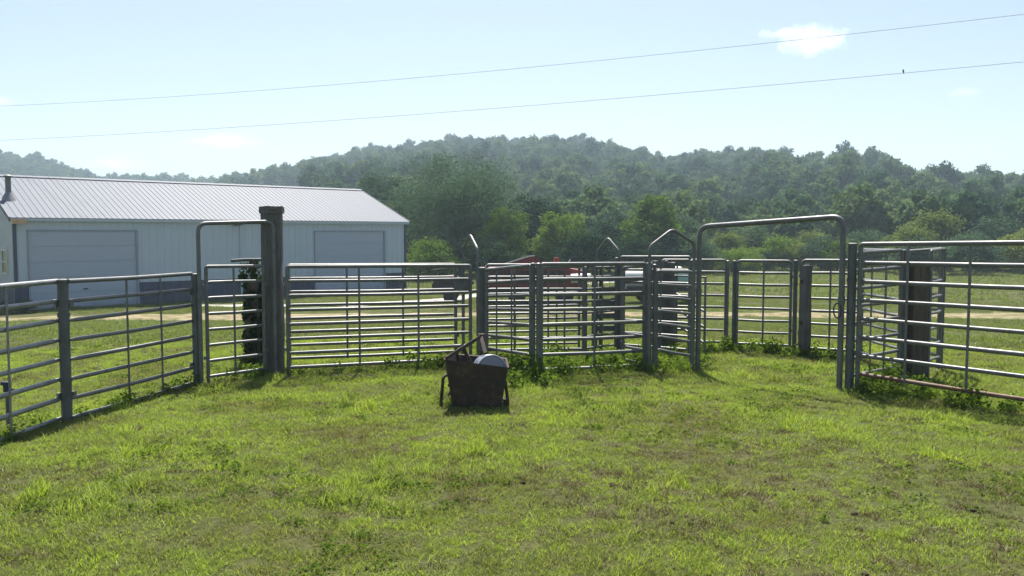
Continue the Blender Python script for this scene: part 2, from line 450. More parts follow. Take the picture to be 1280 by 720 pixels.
# ------------------------------------------------------------------ barn
BL, BW, BE, BR = 18.04, 9.14, 3.60, 5.37       # length, width, eave and ridge heights
barn = thing('metal_barn', 'long pale metal barn with ribbed silver roof and two overhead doors', 'barn', (-18.95, 32.3, -1.25), math.atan2(0.6707, 0.7417))
RIB = 0.3048
def rib_profile(s0, s1, step=RIB, h=0.014, w=0.05):
    """(s, proud) along a ribbed sheet from s0 to s1"""
    P = [(s0, 0.0)]
    k = math.ceil((s0 + w / 2) / step - 0.5)
    while (k + 0.5) * step + w / 2 < s1:
        c = (k + 0.5) * step
        P += [(c - w / 2, 0.0), (c - w / 4, h), (c + w / 4, h), (c + w / 2, 0.0)]; k += 1
    P.append((s1, 0.0))
    return P
def sheet(name, prof, lo, hi, mat, parent, thick=0.006):
    """prof: (s, proud); lo(s, o), hi(s, o) give the 3-D ends of the rib line"""
    mb = MB(); V = []; n = len(prof)
    for s_, o_ in prof: V += [lo(s_, o_), hi(s_, o_)]
    for s_, o_ in prof: V += [lo(s_, o_ - thick), hi(s_, o_ - thick)]
    F = []
    for i in range(n - 1):
        a = 2 * i; F.append((a, a + 2, a + 3, a + 1)); b = 2 * n + 2 * i; F.append((b + 1, b + 3, b + 2, b))
    F += [(0, 1, 2 * n + 1, 2 * n), (2 * n - 1, 2 * n - 2, 4 * n - 2, 4 * n - 1)]
    for i in range(n - 1):
        a = 2 * i; b = 2 * n + 2 * i; F += [(a + 2, a, b, b + 2), (a + 1, a + 3, b + 3, b + 1)]
    mb.add(V, F)
    return mb.build(name, mat, parent)
def spans(a, b, step=0.9144):
    k = math.floor(a / step + 1e-6) + 1; c = [a]
    while k * step < b - 0.05:
        if k * step - c[-1] > 0.05: c.append(k * step)
        k += 1
    c.append(b)
    return list(zip(c[:-1], c[1:]))
DOORS = [(0.45, 4.52), (12.72, 16.75)]
DH = 3.06; WH = 0.92
# core behind the sheets
mb = MB()
mb.prism([(0.05, 0.05), (BW - 0.05, 0.05), (BW - 0.05, BE - 0.1), (BW / 2, BR - 0.12), (0.05, BE - 0.1)], lambda p, q: (0.05, p, q), lambda p, q: (BL - 0.05, p, q))
core = mb.build('frame', 'siding_paint', barn)
def front_sheets(a, b, z0, z1, mat, name, out=0.0):
    for s0, s1 in spans(a, b):
        sheet(name, rib_profile(s0, s1 - 0.004), lambda s_, o_: (s_, -o_ - out, z0), lambda s_, o_: (s_, -o_ - out, z1), mat, barn)
for a, b in ((0.0, 0.45), (4.52, 12.72), (16.75, BL)):
    front_sheets(a, b, WH + 0.004, BE, 'siding_paint', 'wall_panel')
    front_sheets(a, b, 0.0, WH, 'blue_trim', 'wainscot_panel')
for a, b in DOORS:
    front_sheets(a, b, DH, BE, 'siding_paint', 'wall_panel')
    d = bpy.data.objects.new('overhead_door', None); COL.objects.link(d); d.parent = barn
    d['label'] = 'closed pale overhead door of level sections'
    nsec = 5; hs = DH / nsec
    for k in range(nsec):
        mb = MB()
        z0, z1 = k * hs + 0.006, (k + 1) * hs - 0.006
        mb.box(a + 0.04, b - 0.04, 0.02, 0.06, z0, z1)
        for j in (0.18, 0.5, 0.82):                      # shallow pressed ribs of the section
            zc = z0 + (z1 - z0) * j; mb.box(a + 0.041, b - 0.041, 0.014, 0.02, zc - 0.055, zc + 0.055)
        mb.build('door_section', 'door_paint', d)
    mb = MB(); mb.box((a + b) / 2 - 0.09, (a + b) / 2 + 0.09, -0.02, 0.009, 0.72, 0.76); mb.build('handle', 'dark_iron', d)
    mb = MB()
    mb.box(a + 0.0, a + 0.05, -0.035, 0.07, 0, DH + 0.03); mb.box(b - 0.05, b + 0.03, -0.04, 0.07, 0, DH + 0.03)
    mb.box(a + 0.05, b - 0.05, -0.035, 0.07, DH, DH + 0.03)
    mb.build('door_trim', 'door_trim_paint', d)
# gable ends and back
def roof_z(y): return BE + (BR - BE) * (1 - abs(y - BW / 2) / (BW / 2))
for xg, sg in ((0.0, -1), (BL, 1)):
    for s0, s1 in spans(0.0, BW):
        prof = rib_profile(s0, s1 - 0.004)
        if s0 < BW / 2 < s1: prof = sorted(prof + [(BW / 2, 0.0)])
        sheet('gable_panel', prof, lambda s_, o_: (xg + sg * o_, s_, WH + 0.004), lambda s_, o_: (xg + sg * o_, s_, roof_z(s_) - 0.03), 'gable_paint', barn)
        sheet('wainscot_panel', rib_profile(s0, s1 - 0.004), lambda s_, o_: (xg + sg * o_, s_, 0.0), lambda s_, o_: (xg + sg * o_, s_, WH), 'blue_trim', barn)
for s0, s1 in spans(0.0, BL):
    sheet('wall_panel', rib_profile(s0, s1 - 0.004), lambda s_, o_: (s_, BW + o_, 0.0), lambda s_, o_: (s_, BW + o_, BE), 'siding_paint', barn)
# roof: one ribbed sheet after another on each slope
OV = 0.18; SL = (BR - BE) / (BW / 2)
nrm = Vector((0, -SL, 1)).normalized()
for side in (0, 1):
    roof = bpy.data.objects.new('roof', None); COL.objects.link(roof); roof.parent = barn
    for s0, s1 in spans(-0.15, BL + 0.15):
        def pt(s_, o_, y, side=side):
            z = BE + 0.03 + SL * y
            yy = y + nrm.y * o_; zz = z + nrm.z * o_
            return (s_, yy if side == 0 else BW - yy, zz)
        prof = rib_profile(s0, s1 - 0.003, 0.2286, 0.013, 0.07)
        sheet('roof_panel', prof, lambda s_, o_: pt(s_, o_, -OV), lambda s_, o_: pt(s_, o_, BW / 2), 'roof_sheet', roof)
mb = MB()
for sy in (-1, 1):
    mb.prism([(0, BR + 0.075), (sy * 0.2, BR + 0.075 - 0.2 * SL), (sy * 0.2, BR + 0.060 - 0.2 * SL), (0, BR + 0.055)][::sy], lambda p, q: (-0.17, BW / 2 + p, q), lambda p, q: (BL + 0.17, BW / 2 + p, q))
mb.build('ridge_cap', 'roof_sheet', barn)
mb = MB(); mb.box(-0.15, BL + 0.15, -OV + 0.02, -OV + 0.05, BE - 0.17, BE - 0.055); mb.box(-0.15, BL + 0.15, -OV + 0.05, -0.03, BE - 0.14, BE - 0.12)
mb.build('eave_trim', 'siding_paint', barn)
for xg in (-0.16, BL + 0.16):
    for side in (0, 1):
        mb = MB()
        f = (lambda y: y) if side == 0 else (lambda y: BW - y)
        for y0, y1 in ((-OV, BW / 2),):
            z0, z1 = BE + 0.03 + SL * y0, BE + 0.03 + SL * y1
            mb.prism([(f(y0), z0 - 0.15), (f(y1), z1 - 0.15), (f(y1), z1 + 0.03), (f(y0), z0 + 0.03)][::(1 if side == 0 else -1)], lambda p, q: (xg - 0.015, p, q), lambda p, q: (xg + 0.015, p, q))
        mb.build('rake_trim', 'blue_trim', barn)
for xg, yg in ((0, 0), (BL, 0), (0, BW), (BL, BW)):
    mb = MB(); sx = -1 if xg == 0 else 1; sy = -1 if yg == 0 else 1
    x0, x1 = sorted((xg + sx * 0.032, xg - sx * 0.09)); y0, y1 = sorted((yg + sy * 0.032, yg - sy * 0.09))
    mb.box(x0, x1, y0, y1, 0, BE - 0.145)
    mb.build('corner_trim', 'blue_trim', barn)
mb = MB(); mb.box(8.98, 9.05, -0.06, -0.026, 0.05, BE - 0.18); mb.build('downspout', 'siding_paint', barn)
# gable window
wy0, wy1, wz0, wz1 = 1.05, 1.95, 1.35, 2.35
win = MB()
for a_, b_, c_, d_ in ((wy0, wy1, wz0, wz0 + 0.07), (wy0, wy1, wz1 - 0.07, wz1), (wy0, wy0 + 0.07, wz0 + 0.07, wz1 - 0.07), (wy1 - 0.07, wy1, wz0 + 0.07, wz1 - 0.07), (wy0 + 0.07, wy1 - 0.07, (wz0 + wz1) / 2 - 0.03, (wz0 + wz1) / 2 + 0.03)):
    win.box(-0.06, 0.02, a_, b_, c_, d_)
wo = win.build('window', 'white_paint', barn)
for z0, z1 in ((wz0 + 0.07, (wz0 + wz1) / 2 - 0.03), ((wz0 + wz1) / 2 + 0.03, wz1 - 0.07)):
    p = MB(); p.box(-0.035, -0.028, wy0 + 0.07, wy1 - 0.07, z0, z1); p.build('pane', 'window_glass', wo)
# stove pipe with flashing and rain cap
fx, fy = 0.25, 1.80; fz = BE + 0.03 + SL * fy
mb = MB(); mb.tube([(fx, fy, fz - 0.1), (fx, fy, fz + 0.86)], 0.105, 16); pipe = mb.build('stove_pipe', 'galvanised_steel', barn, True)
mb = MB(); mb.lathe([(0.30, -0.10), (0.24, 0.02), (0.135, 0.22), (0.118, 0.26)], 16, Matrix.Translation((fx, fy, fz))); mb.build('flashing', 'galvanised_bright', pipe, True)
mb = MB(); mb.lathe([(0.16, 0.84), (0.165, 0.90), (0.05, 0.97)], 16, Matrix.Translation((fx, fy, fz))); mb.build('rain_cap', 'weathered_steel', pipe, True)
for lx, nm in ((0.12, 'copper coloured lamp under the eave at the barn corner'), (8.78, 'small lamp under the eave at mid wall')):
    mb = MB(); mb.box(lx - 0.26, lx + 0.26, -0.42, -0.19, BE - 0.20, BE - 0.10); mb.box(lx - 0.20, lx + 0.20, -0.38, -0.22, BE - 0.28, BE - 0.20)
    mb.box(lx - 0.04, lx + 0.04, -0.20, -0.028, BE - 0.30, BE - 0.22)
    o = mb.build('wall_lamp', 'copper_tin' if lx < 1 else 'weathered_steel', barn); o['label'] = nm

# ------------------------------------------------------------------ corral: panels, gates, posts, arches
def corral_panel(label, p0, p1, z0, z1, n=8, braces=(0.5,), r=0.021, mat='galvanised_steel', name='corral_fence', group='corral fence sections', cat='fence', low=None, feet=True, plate=None, rr=0.03, stiles=(True, True)):
    """p0, p1: ground points of the end stiles; z0, z1: (bottom, top) heights at each end"""
    a, b = Vector((*p0, 0)), Vector((*p1, 0)); L = (b - a).length
    rz = math.atan2(b.y - a.y, b.x - a.x)
    g0 = hz(*p0)
    t = thing(name, label, cat, (a.x, a.y, g0), rz, group)
    zb0, zt0, zb1, zt1 = z0[0] - g0, z0[1] - g0, z1[0] - g0, z1[1] - g0
    g1 = hz(*p1) - g0
    mb = MB()
    A0, A1, B1, B0 = (0, 0, -0.02), (0, 0, zt0), (L, 0, zt1), (L, 0, g1 - 0.02)
    if all(stiles):
        mb.tube([A0] + bend(A0, A1, B1, rr) + bend(A1, B1, B0, rr) + [B0], r * 1.08, 10)
    else:
        mb.tube([(-0.05, 0, zt0), (L * 0.5, 0, (zt0 + zt1) / 2 - 0.006), (L + 0.05, 0, zt1)], r * 1.08, 10)
    mb.build('frame' if all(stiles) else 'top_rail', mat, t, True)
    for i in range(n - 1):
        k = i / (n - 1)
        za, zb = zb0 + (zt0 - zb0) * k, zb1 + (zt1 - zb1) * k
        m = MB(); sag = random.uniform(-0.006, 0.004)
        rr_ = r * random.uniform(0.94, 1.05)
        e_ = 0.012 if all(stiles) else -0.05
        m.tube([(e_, 0, za), (0.05, 0, za), (L * 0.5, random.uniform(-0.014, 0.014), (za + zb) / 2 + sag), (L - 0.05, 0, zb), (L - e_, 0, zb)], [rr_ * 0.7, rr_, rr_, rr_, rr_ * 0.7], 10)
        m.build('rail', low if (low and i == 0) else mat, t, True)
    for f in braces:
        m = MB(); lo = zb0 + (zb1 - zb0) * f; hi = zt0 + (zt1 - zt0) * f
        m.box(L * f - 0.013, L * f + 0.013, -r - 0.006, -r - 0.0005, lo - 0.03, hi + 0.0)
        m.build('brace', mat, t)
    if feet and all(stiles):
        for x, z in ((0, 0), (L, g1)):
            m = MB(); m.box(x - 0.045, x + 0.045, -0.035, 0.035, z - 0.015, z + 0.012); m.build('foot', mat, t)
    # pin lugs at the ends
    for x, s_, zz, zl in ((0, -1, zt0, zb0), (L, 1, zt1, zb1)):
        for q in (zz - 0.22, zl + 0.22):
            m = MB(); m.box(min(x, x + s_ * 0.045), max(x, x + s_ * 0.045), -0.012, 0.012, q - 0.02, q + 0.02); m.build('pin_lug', mat, t)
    if plate:
        m = MB(); m.box(plate[0], plate[1], -r - 0.012, -r - 0.008, plate[2], plate[3]); m.build('latch_plate', 'weathered_steel', t)
    return t

def pipe_post(label, x, y, top, r=0.045, mat='galvanised_steel', lean=(0, 0), group='steel posts of the corral'):
    z = hz(x, y); t = thing('steel_post', label, 'post', (x, y, z), 0, group)
    h = top - z
    m = MB(); m.tube([(0, 0, -0.05), (lean[0] * 0.5, lean[1] * 0.5, h / 2), (lean[0], lean[1], h - 0.012)], r, 14); m.build('pipe', mat, t, True)
    m = MB(); m.lathe([(r * 1.08, h - 0.03), (r * 1.08, h - 0.008), (r * 0.5, h)], 14, Matrix.Translation((lean[0], lean[1], 0))); m.build('cap', mat, t, True)
    for k in (0.3, 0.75):
        m = MB(); m.tube([(lean[0] * k, lean[1] * k, h * k - 0.02), (lean[0] * k, lean[1] * k, h * k + 0.02)], r * 1.14, 14); m.build('collar', mat, t, True)
    return t

def rough_column(mb, w, d, z0, z1, seed, wob=0.008, n=9, cuts=14, flare=0.0):
    """a square timber with worn, wavering edges"""
    rnd = random.Random(seed); P = []
    base = []
    for (sx, sy) in ((-1, -1), (1, -1), (1, 1), (-1, 1)):
        nx = Vector((sx * w / 2, sy * d / 2)); base.append(nx)
    loop = []
    for i in range(4):
        a, b = base[i], base[(i + 1) % 4]
        for k in (0.06, 0.35, 0.65, 0.94): loop.append(a.lerp(b, k))
    N = len(loop); V = []; F = []
    ph = [rnd.uniform(0, 6.28) for _ in loop]
    for j in range(cuts + 1):
        z = z0 + (z1 - z0) * j / cuts
        sc = 1 + flare * (1 - j / cuts)
        for i, q in enumerate(loop):
            o = 1 + (wob / max(w, d)) * (math.sin(z * 5 + ph[i]) + rnd.uniform(-0.8, 0.8))
            V.append((q.x * o * sc, q.y * o * sc, z + (rnd.uniform(-0.012, 0.012) if j == cuts else 0)))
    for j in range(cuts):
        for i in range(N):
            i2 = (i + 1) % N; F.append((j * N + i, j * N + i2, (j + 1) * N + i2, (j + 1) * N + i))
    F.append(tuple(range(N - 1, -1, -1))); F.append(tuple(cuts * N + i for i in range(N)))
    mb.add(V, F)

def timber_post(label, x, y, top, w, d, rz=0, mat='weathered_wood', seed=1, cap=False):
    z = hz(x, y); t = thing('timber_post', label, 'post', (x, y, z), rz, 'timber posts of the corral')
    m = MB(); rough_column(m, w, d, -0.1, top - z, seed); m.build('timber', mat, t, False)
    if cap:
        m = MB(); rough_column(m, w * 1.17, d * 1.15, top - z - 0.035, top - z + 0.045, seed + 3, 0.012, cuts=3); m.build('cap', mat, t)
    for k in (0.35, 0.8):
        m = MB(); m.box(-w / 2 - 0.012, -w / 2 + 0.02, -0.03, 0.03, (top - z) * k, (top - z) * k + 0.05); m.build('hinge_strap', 'rusty_iron', t)
    return t

def arch(label, p0, p1, zt0, zt1, r=0.026, rad=0.10, mat='galvanised_steel', peak=None, name='gate_arch', group=None, cat='gate frame'):
    a, b = Vector((*p0, 0)), Vector((*p1, 0)); L = (b - a).length; rz = math.atan2(b.y - a.y, b.x - a.x)
    g0, g1 = hz(*p0), hz(*p1)
    t = thing(name, label, cat, (a.x, a.y, g0), rz, group)
    A0, A1, B1, B0 = (0, 0, -0.03), (0, 0, zt0 - g0), (L, 0, zt1 - g0), (L, 0, g1 - g0 - 0.03)
    jn = 0.55
    m = MB(); m.tube([A0, (0, 0, (zt0 - g0) * jn)], r, 12); m.build('leg', mat, t, True)
    m = MB(); m.tube([B0, (L, 0, (zt1 - g0) * jn)], r, 12); m.build('leg', mat, t, True)
    m = MB()
    if peak is None:
        pts = [(0, 0, (zt0 - g0) * jn)] + bend(A0, A1, B1, rad) + bend(A1, B1, B0, rad) + [(L, 0, (zt1 - g0) * jn)]
    else:
        P = (L * 0.5, 0, peak - g0)
        pts = [(0, 0, (zt0 - g0) * jn)] + bend(A0, A1, P, 0.06) + bend(A1, P, B1, 0.07) + bend(P, B1, B0, 0.06) + [(L, 0, (zt1 - g0) * jn)]
    m.tube(pts, r * 0.985, 12); m.build('bow', mat, t, True)
    for x in (0, L):
        m = MB(); m.tube([(x, 0, (zt0 - g0) * jn - 0.04), (x, 0, (zt0 - g0) * jn + 0.04)], r * 1.2, 12); m.build('sleeve', mat, t, True)
    return t

# left run
corral_panel('bright galvanised panel cut off by the left edge of the photo', (-4.36, 5.10), (-4.19, 7.74), (0.00, 1.275), (-0.01, 1.262), braces=(0.30, 0.735), mat='galvanised_bright', r=0.0225, stiles=(False, False))
pipe_post('thick grey post between the two leftmost fence panels', -4.135, 7.79, 1.285, 0.048, 'weathered_steel')
corral_panel('long grey panel between leftmost thick post and small gate arch', (-4.075, 7.84), (-3.66, 9.58), (-0.005, 1.262), (-0.01, 1.245), braces=(0.40, 0.70), r=0.021, stiles=(False, False))
pipe_post('thick grey post at the left foot of the small gate arch', -3.615, 9.66, 1.25, 0.046, 'weathered_steel')
arch('tall narrow pipe arch over the walk gate beside the capped timber post', (-3.555, 9.62), (-2.885, 10.27), 1.815, 1.845, 0.024, 0.11)
corral_panel('short walk gate under the narrow arch by the capped timber post', (-3.49, 9.66), (-3.0, 10.22), (0.06, 1.325), (0.06, 1.31), braces=(0.45,), r=0.019, name='walk_gate', cat='gate', group=None, feet=False)
timber_post('tall weathered square timber post with a wider cap, highest in the corral', -2.945, 10.42, 1.98, 0.235, 0.22, R(8), seed=4, cap=True)
s = thing('stake', 'short stake with a dark blue clamp behind the leftmost panel', 'stake', (-4.42, 7.35, hz(-4.42, 7.35)))
m = MB(); m.tube([(0, 0, -0.05), (0, 0, 0.42)], 0.016, 8); m.build('rod', 'weathered_steel', s, True)
m = MB(); m.box(-0.022, 0.03, -0.02, 0.02, 0.37, 0.46); m.box(-0.05, -0.022, -0.012, 0.012, 0.43, 0.46); m.box(0.03, 0.06, -0.01, 0.01, 0.37, 0.40); m.build('clamp', 'blue_clamp', s)

# centre: two long panels, one behind the other
corral_panel('nearer of two long parallel panels right of the capped timber post', (-2.70, 10.17), (-0.535, 10.87), (0.085, 1.305), (0.09, 1.29), braces=(0.375, 0.70), plate=(2.10, 2.25, 1.0, 1.16))
corral_panel('farther of two long parallel panels right of the capped timber post', (-2.84, 10.75), (-0.76, 11.40), (0.11, 1.30), (0.11, 1.285), braces=(0.335, 0.67))
pipe_post('thin steel post just behind the end of the long panels', -0.655, 11.35, 1.26, 0.022)
pipe_post('thick steel post at the left end of the drooping gate', -0.385, 10.93, 1.27, 0.046, 'weathered_steel')
arch('narrow pointed bow seen edge-on left of the drooping gate', (-0.69, 12.05), (-0.46, 11.30), 1.49, 1.50, 0.018, peak=1.69, name='alley_bow', group='pointed bows over the cattle alley')
corral_panel('short drooping gate just behind the rusty wheelbarrow', (-0.33, 10.86), (0.225, 10.13), (0.065, 1.235), (0.065, 1.322), braces=(0.28, 0.62), name='corral_gate', cat='gate')
pipe_post('left one of the paired posts behind the wheelbarrow', 0.250, 10.10, 1.355, 0.028, 'weathered_steel')
pipe_post('right one of the paired posts behind the wheelbarrow', 0.315, 10.09, 1.355, 0.027)
corral_panel('wide front panel between paired posts and the pointed bow gate', (0.35, 10.10), (1.64, 10.44), (0.07, 1.335), (0.075, 1.33), braces=(0.50,), r=0.0225)
pipe_post('left post of the pointed bow gate', 1.672, 10.32, 1.35, 0.036, 'weathered_steel')
pipe_post('slim post tucked right against the pointed bow gate post', 1.745, 10.36, 1.33, 0.022)
arch('large pointed pipe bow left of the wide square arch', (1.665, 10.26), (2.262, 10.54), 1.545, 1.58, 0.019, peak=1.755, name='alley_bow', group='pointed bows over the cattle alley')
corral_panel('narrow gate under the large pointed pipe bow', (1.775, 10.37), (2.235, 10.50), (0.27, 1.24), (0.19, 1.225), n=7, braces=(), r=0.019, name='corral_gate', cat='gate', feet=False)
pipe_post('dark steel post at the left foot of the wide square arch', 2.275, 10.66, 1.375, 0.036, 'weathered_steel')
corral_panel('short panel angling back inside the corral left of the bow gate', (1.455, 11.02), (1.655, 10.50), (0.06, 1.26), (0.07, 1.31), braces=(), r=0.019)
# inner alley behind the front panels
corral_panel('back panel of the cattle alley seen through the wide front panel', (-0.34, 11.52), (0.985, 11.66), (0.11, 1.275), (0.105, 1.27), braces=(0.28, 0.63, 0.80), r=0.019)
pipe_post('thin post in the alley behind the wide front panel', 1.005, 11.72, 1.25, 0.024)
pipe_post('left post of the pair standing under the small far bow', 1.19, 12.2, 1.27, 0.040, 'weathered_steel')
pipe_post('right post of the pair standing under the small far bow', 1.29, 12.25, 1.27, 0.030, 'weathered_steel')
arch('small far pointed bow over the alley behind the front panel', (1.262, 12.62), (1.535, 12.2), 1.42, 1.455, 0.018, peak=1.645, name='alley_bow', group='pointed bows over the cattle alley')
pipe_post('post at the right foot of the small far bow', 1.52, 12.22, 1.36, 0.036, 'weathered_steel')
corral_panel('tall alley panel running back between the two pointed bows', (1.565, 12.18), (2.44, 11.62), (0.10, 1.365), (0.10, 1.38), braces=(0.35, 0.60), r=0.020)
corral_panel('low panel deep in the alley under the small far bow', (1.03, 11.76), (1.49, 12.16), (0.10, 1.26), (0.10, 1.26), braces=(0.5,), r=0.017)
timber_post('dark weathered timber post inside the corral behind the bow gate', 2.20, 12.62, 1.30, 0.20, 0.20, R(5), 'weathered_wood', 9)
pipe_post('steel post beside the dark timber post behind the bow gate', 2.03, 12.45, 1.29, 0.032, 'weathered_steel')
g = thing('corral_gate', 'low gate with diagonal braces behind the bow gate', 'gate', (2.36, 12.25, hz(2.36, 12.25)), R(-52))
m = MB(); m.tube([(0, 0, 0.05), (0, 0, 1.1), (0.55, 0, 1.1), (0.55, 0, 0.05)], 0.018, 8); m.build('frame', 'galvanised_steel', g, True)
for k in range(3):
    m = MB(); m.tube([(0.01, 0, 0.85 - 0.22 * k), (0.54, 0, 0.62 - 0.22 * k)], 0.018, 8); m.build('diagonal_brace', 'galvanised_steel', g, True)

corral_fence_2 = corral_panel('low panel across the alley between the two far bows', (-0.36, 12.15), (0.98, 12.35), (0.10, 1.20), (0.10, 1.22), n=7, braces=(0.3, 0.75), r=0.018)
sg = thing('slide_gate', 'narrow dark slatted slide gate under the small far bow', 'gate', (1.20, 12.12, hz(1.2, 12.12)), R(12))
m = MB(); m.tube([(0, 0, 0.0), (0, 0, 1.22), (0.30, 0, 1.22), (0.30, 0, 0.0)], 0.02, 8); m.build('frame', 'weathered_steel', sg, True)
for k in range(5):
    m = MB(); m.box(0.01, 0.29, -0.012, 0.012, 0.30 + 0.18 * k, 0.38 + 0.18 * k); m.build('slat', 'weathered_steel', sg)
timber_post('second weathered timber post touching the dark one behind the bow gate', 2.36, 12.60, 1.27, 0.11, 0.18, R(-4), 'weathered_wood', 14)

# back right run
corral_panel('far panel directly behind the left foot of wide square arch', (2.24, 12.72), (3.16, 12.50), (0.09, 1.305), (0.095, 1.308), braces=(0.25,), r=0.019, rr=0.06)
pipe_post('left of two slim posts in the far fence under the wide arch', 3.178, 12.48, 1.31, 0.022)
pipe_post('right of two slim posts in the far fence under the wide arch', 3.262, 12.42, 1.31, 0.026, 'weathered_steel')
corral_panel('far panel framed in the middle of the wide square arch', (3.30, 12.40), (3.985, 12.09), (0.09, 1.305), (0.095, 1.308), braces=(0.5,), r=0.019, rr=0.06)
pipe_post('steel post beside the short timber post under the wide arch', 4.025, 12.02, 1.33, 0.030, 'weathered_steel')
timber_post('short weathered timber post in the far fence under the wide arch', 4.115, 11.86, 1.26, 0.12, 0.13, R(14), seed=12)
corral_panel('far panel behind the right foot of the wide square arch', (4.09, 11.94), (4.74, 11.50), (0.085, 1.325), (0.098, 1.335), braces=(0.5,), r=0.019, rr=0.06)

# right run
a_ = arch('wide square pipe arch over the open gateway on the right', (2.335, 10.58), (3.60, 9.24), 1.785, 1.885, 0.032, 0.13)
m = MB()
for k in range(9):
    a0 = k / 9 * 2 * math.pi
    c0 = Vector((0.045 * math.cos(a0), 0, 0.085 * math.sin(a0))); a1 = (k + 1) / 9 * 2 * math.pi
    c1 = Vector((0.045 * math.cos(a1), 0, 0.085 * math.sin(a1)))
    m.tube([c0, c1], 0.009, 6)
ch = m.build('latch_chain', 'dark_iron', a_); ch.location = (1.815, -0.03, 0.88)
pipe_post('heavy steel gatepost at the right foot of the wide arch', 3.70, 9.22, 1.60, 0.047, 'weathered_steel')
corral_panel('big front panel on the right with a rusty bottom rail', (3.765, 9.16), (5.36, 6.95), (0.178, 1.585), (0.165, 1.635), braces=(0.20, 0.43, 0.8), r=0.023, low='rusty_pipe', name='corral_gate', cat='gate', mat='galvanised_steel')
corral_panel('panel running back from the heavy gatepost to a timber post', (3.76, 9.31), (4.56, 9.93), (0.13, 1.485), (0.13, 1.505), braces=(0.33, 0.62), r=0.020)
corral_panel('tall panel receding behind the right gatepost toward the far fence', (4.73, 11.42), (4.61, 10.03), (0.10, 1.48), (0.14, 1.50), braces=(0.3, 0.7), r=0.019)
pipe_post('steel post left of the stout timber post on the right', 4.60, 9.97, 1.515, 0.031, 'weathered_steel')
timber_post('stout dark timber post behind the big right panel', 4.785, 10.02, 1.355, 0.20, 0.21, R(10), 'brown_wood', 21)
corral_panel('short panel from the stout timber post to the rightmost post', (4.92, 9.95), (5.36, 10.56), (0.20, 1.50), (0.16, 1.51), braces=(), r=0.018)
corral_panel('short panel coming forward to the rightmost steel post', (5.36, 11.55), (5.39, 10.66), (0.14, 1.46), (0.16, 1.51), braces=(0.5,), r=0.018)
timber_post('darker timber post half hidden behind the stout timber post', 5.45, 11.62, 1.25, 0.13, 0.16, R(20), 'brown_wood', 27)
pipe_post('rightmost lone steel post behind the big right panel', 5.40, 10.62, 1.525, 0.034, 'weathered_steel')

# ------------------------------------------------------------------ vine-clad post behind the walk gate
def leaf_cloud(centers, radii, counts, size, rng, flat=0.55, aspect=0.55, shell=0.5):
    """rhombic leaves spread through balls; returns arrays of vertices and quads"""
    V = []; 
    for c, r, n in zip(centers, radii, counts):
        d = rng.normal(size=(n, 3)); d /= np.linalg.norm(d, axis=1)[:, None]
        rr = (rng.random(n) ** shell)[:, None]
        r3 = np.array(r if hasattr(r, '__len__') else (r, r, r * 0.8))
        p = np.array(c) + d * rr * r3
        nrm = d * 0.6 + rng.normal(size=(n, 3)) * 0.7 + np.array([0, 0, flat]); nrm /= np.linalg.norm(nrm, axis=1)[:, None]
        a = np.cross(nrm, rng.normal(size=(n, 3))); a /= np.linalg.norm(a, axis=1)[:, None]
        b = np.cross(nrm, a)
        s_ = (size * rng.uniform(0.65, 1.35, n))[:, None]
        V.append(np.stack([p - a * s_, p + b * s_ * aspect, p + a * s_, p - b * s_ * aspect], 1))
    V = np.concatenate(V, 0); n = len(V)
    return V.reshape(-1, 3), np.arange(n * 4).reshape(-1, 4)
def np_mesh(name, V, Q, mats, mi=None):
    m = bpy.data.meshes.new(name)
    m.vertices.add(len(V)); m.vertices.foreach_set('co', np.asarray(V, np.float32).ravel())
    m.loops.add(len(Q) * 4); m.loops.foreach_set('vertex_index', np.asarray(Q, np.int32).ravel())
    m.polygons.add(len(Q)); m.polygons.foreach_set('loop_start', np.arange(0, len(Q) * 4, 4, dtype=np.int32))
    m.polygons.foreach_set('loop_total', np.full(len(Q), 4, np.int32))
    for k in mats: m.materials.append(MATS[k])
    if mi is not None: m.polygons.foreach_set('material_index', np.asarray(mi, np.int32))
    m.update(calc_edges=True); m.validate()
    return m
v_ = thing('vine_post', 'old post wrapped in green vines with a crossbar behind the walk gate', 'post', (-3.42, 11.2, hz(-3.42, 11.2)))
m = MB(); rough_column(m, 0.17, 0.17, -0.05, 1.12, 31, 0.012); m.build('timber', 'brown_wood', v_)
m = MB(); m.tube([(-0.29, 0, 1.385), (-0.1, 0, 1.40), (0.14, 0, 1.402), (0.30, 0, 1.395)], 0.021, 8); m.build('crossbar', 'weathered_steel', v_, True)
m = MB(); m.tube([(0.0, 0, 1.1), (0.0, 0, 1.40)], 0.03, 8); m.build('standpipe', 'rusty_pipe', v_, True)
rg = np.random.default_rng(5)
cs = []; cr = []; cn = []
for _ in range(150):
    a = rg.uniform(0, 6.28); z = rg.uniform(0.03, 1.15); q = rg.uniform(0.07, 0.13)
    cs.append((q * math.cos(a), q * math.sin(a), z)); r_ = rg.uniform(0.03, 0.065); cr.append((r_, r_, r_ * 1.5)); cn.append(int(rg.integers(18, 42)))
for c_, r_ in (((-0.08, -0.03, 1.27), 0.11), ((0.0, 0.02, 1.33), 0.08), ((0.05, -0.04, 1.22), 0.12), ((-0.14, 0, 1.17), 0.05), ((0.19, 0, 1.12), 0.07), ((0.17, -0.03, 0.98), 0.07), ((0.20, 0, 0.86), 0.05)):
    cs.append(c_); cr.append((r_, r_, r_)); cn.append(75)
V, Q = leaf_cloud(cs, cr, cn, 0.03, rg)
o = link('vine', np_mesh('vine', V, Q, ['vine_leaves']), v_)

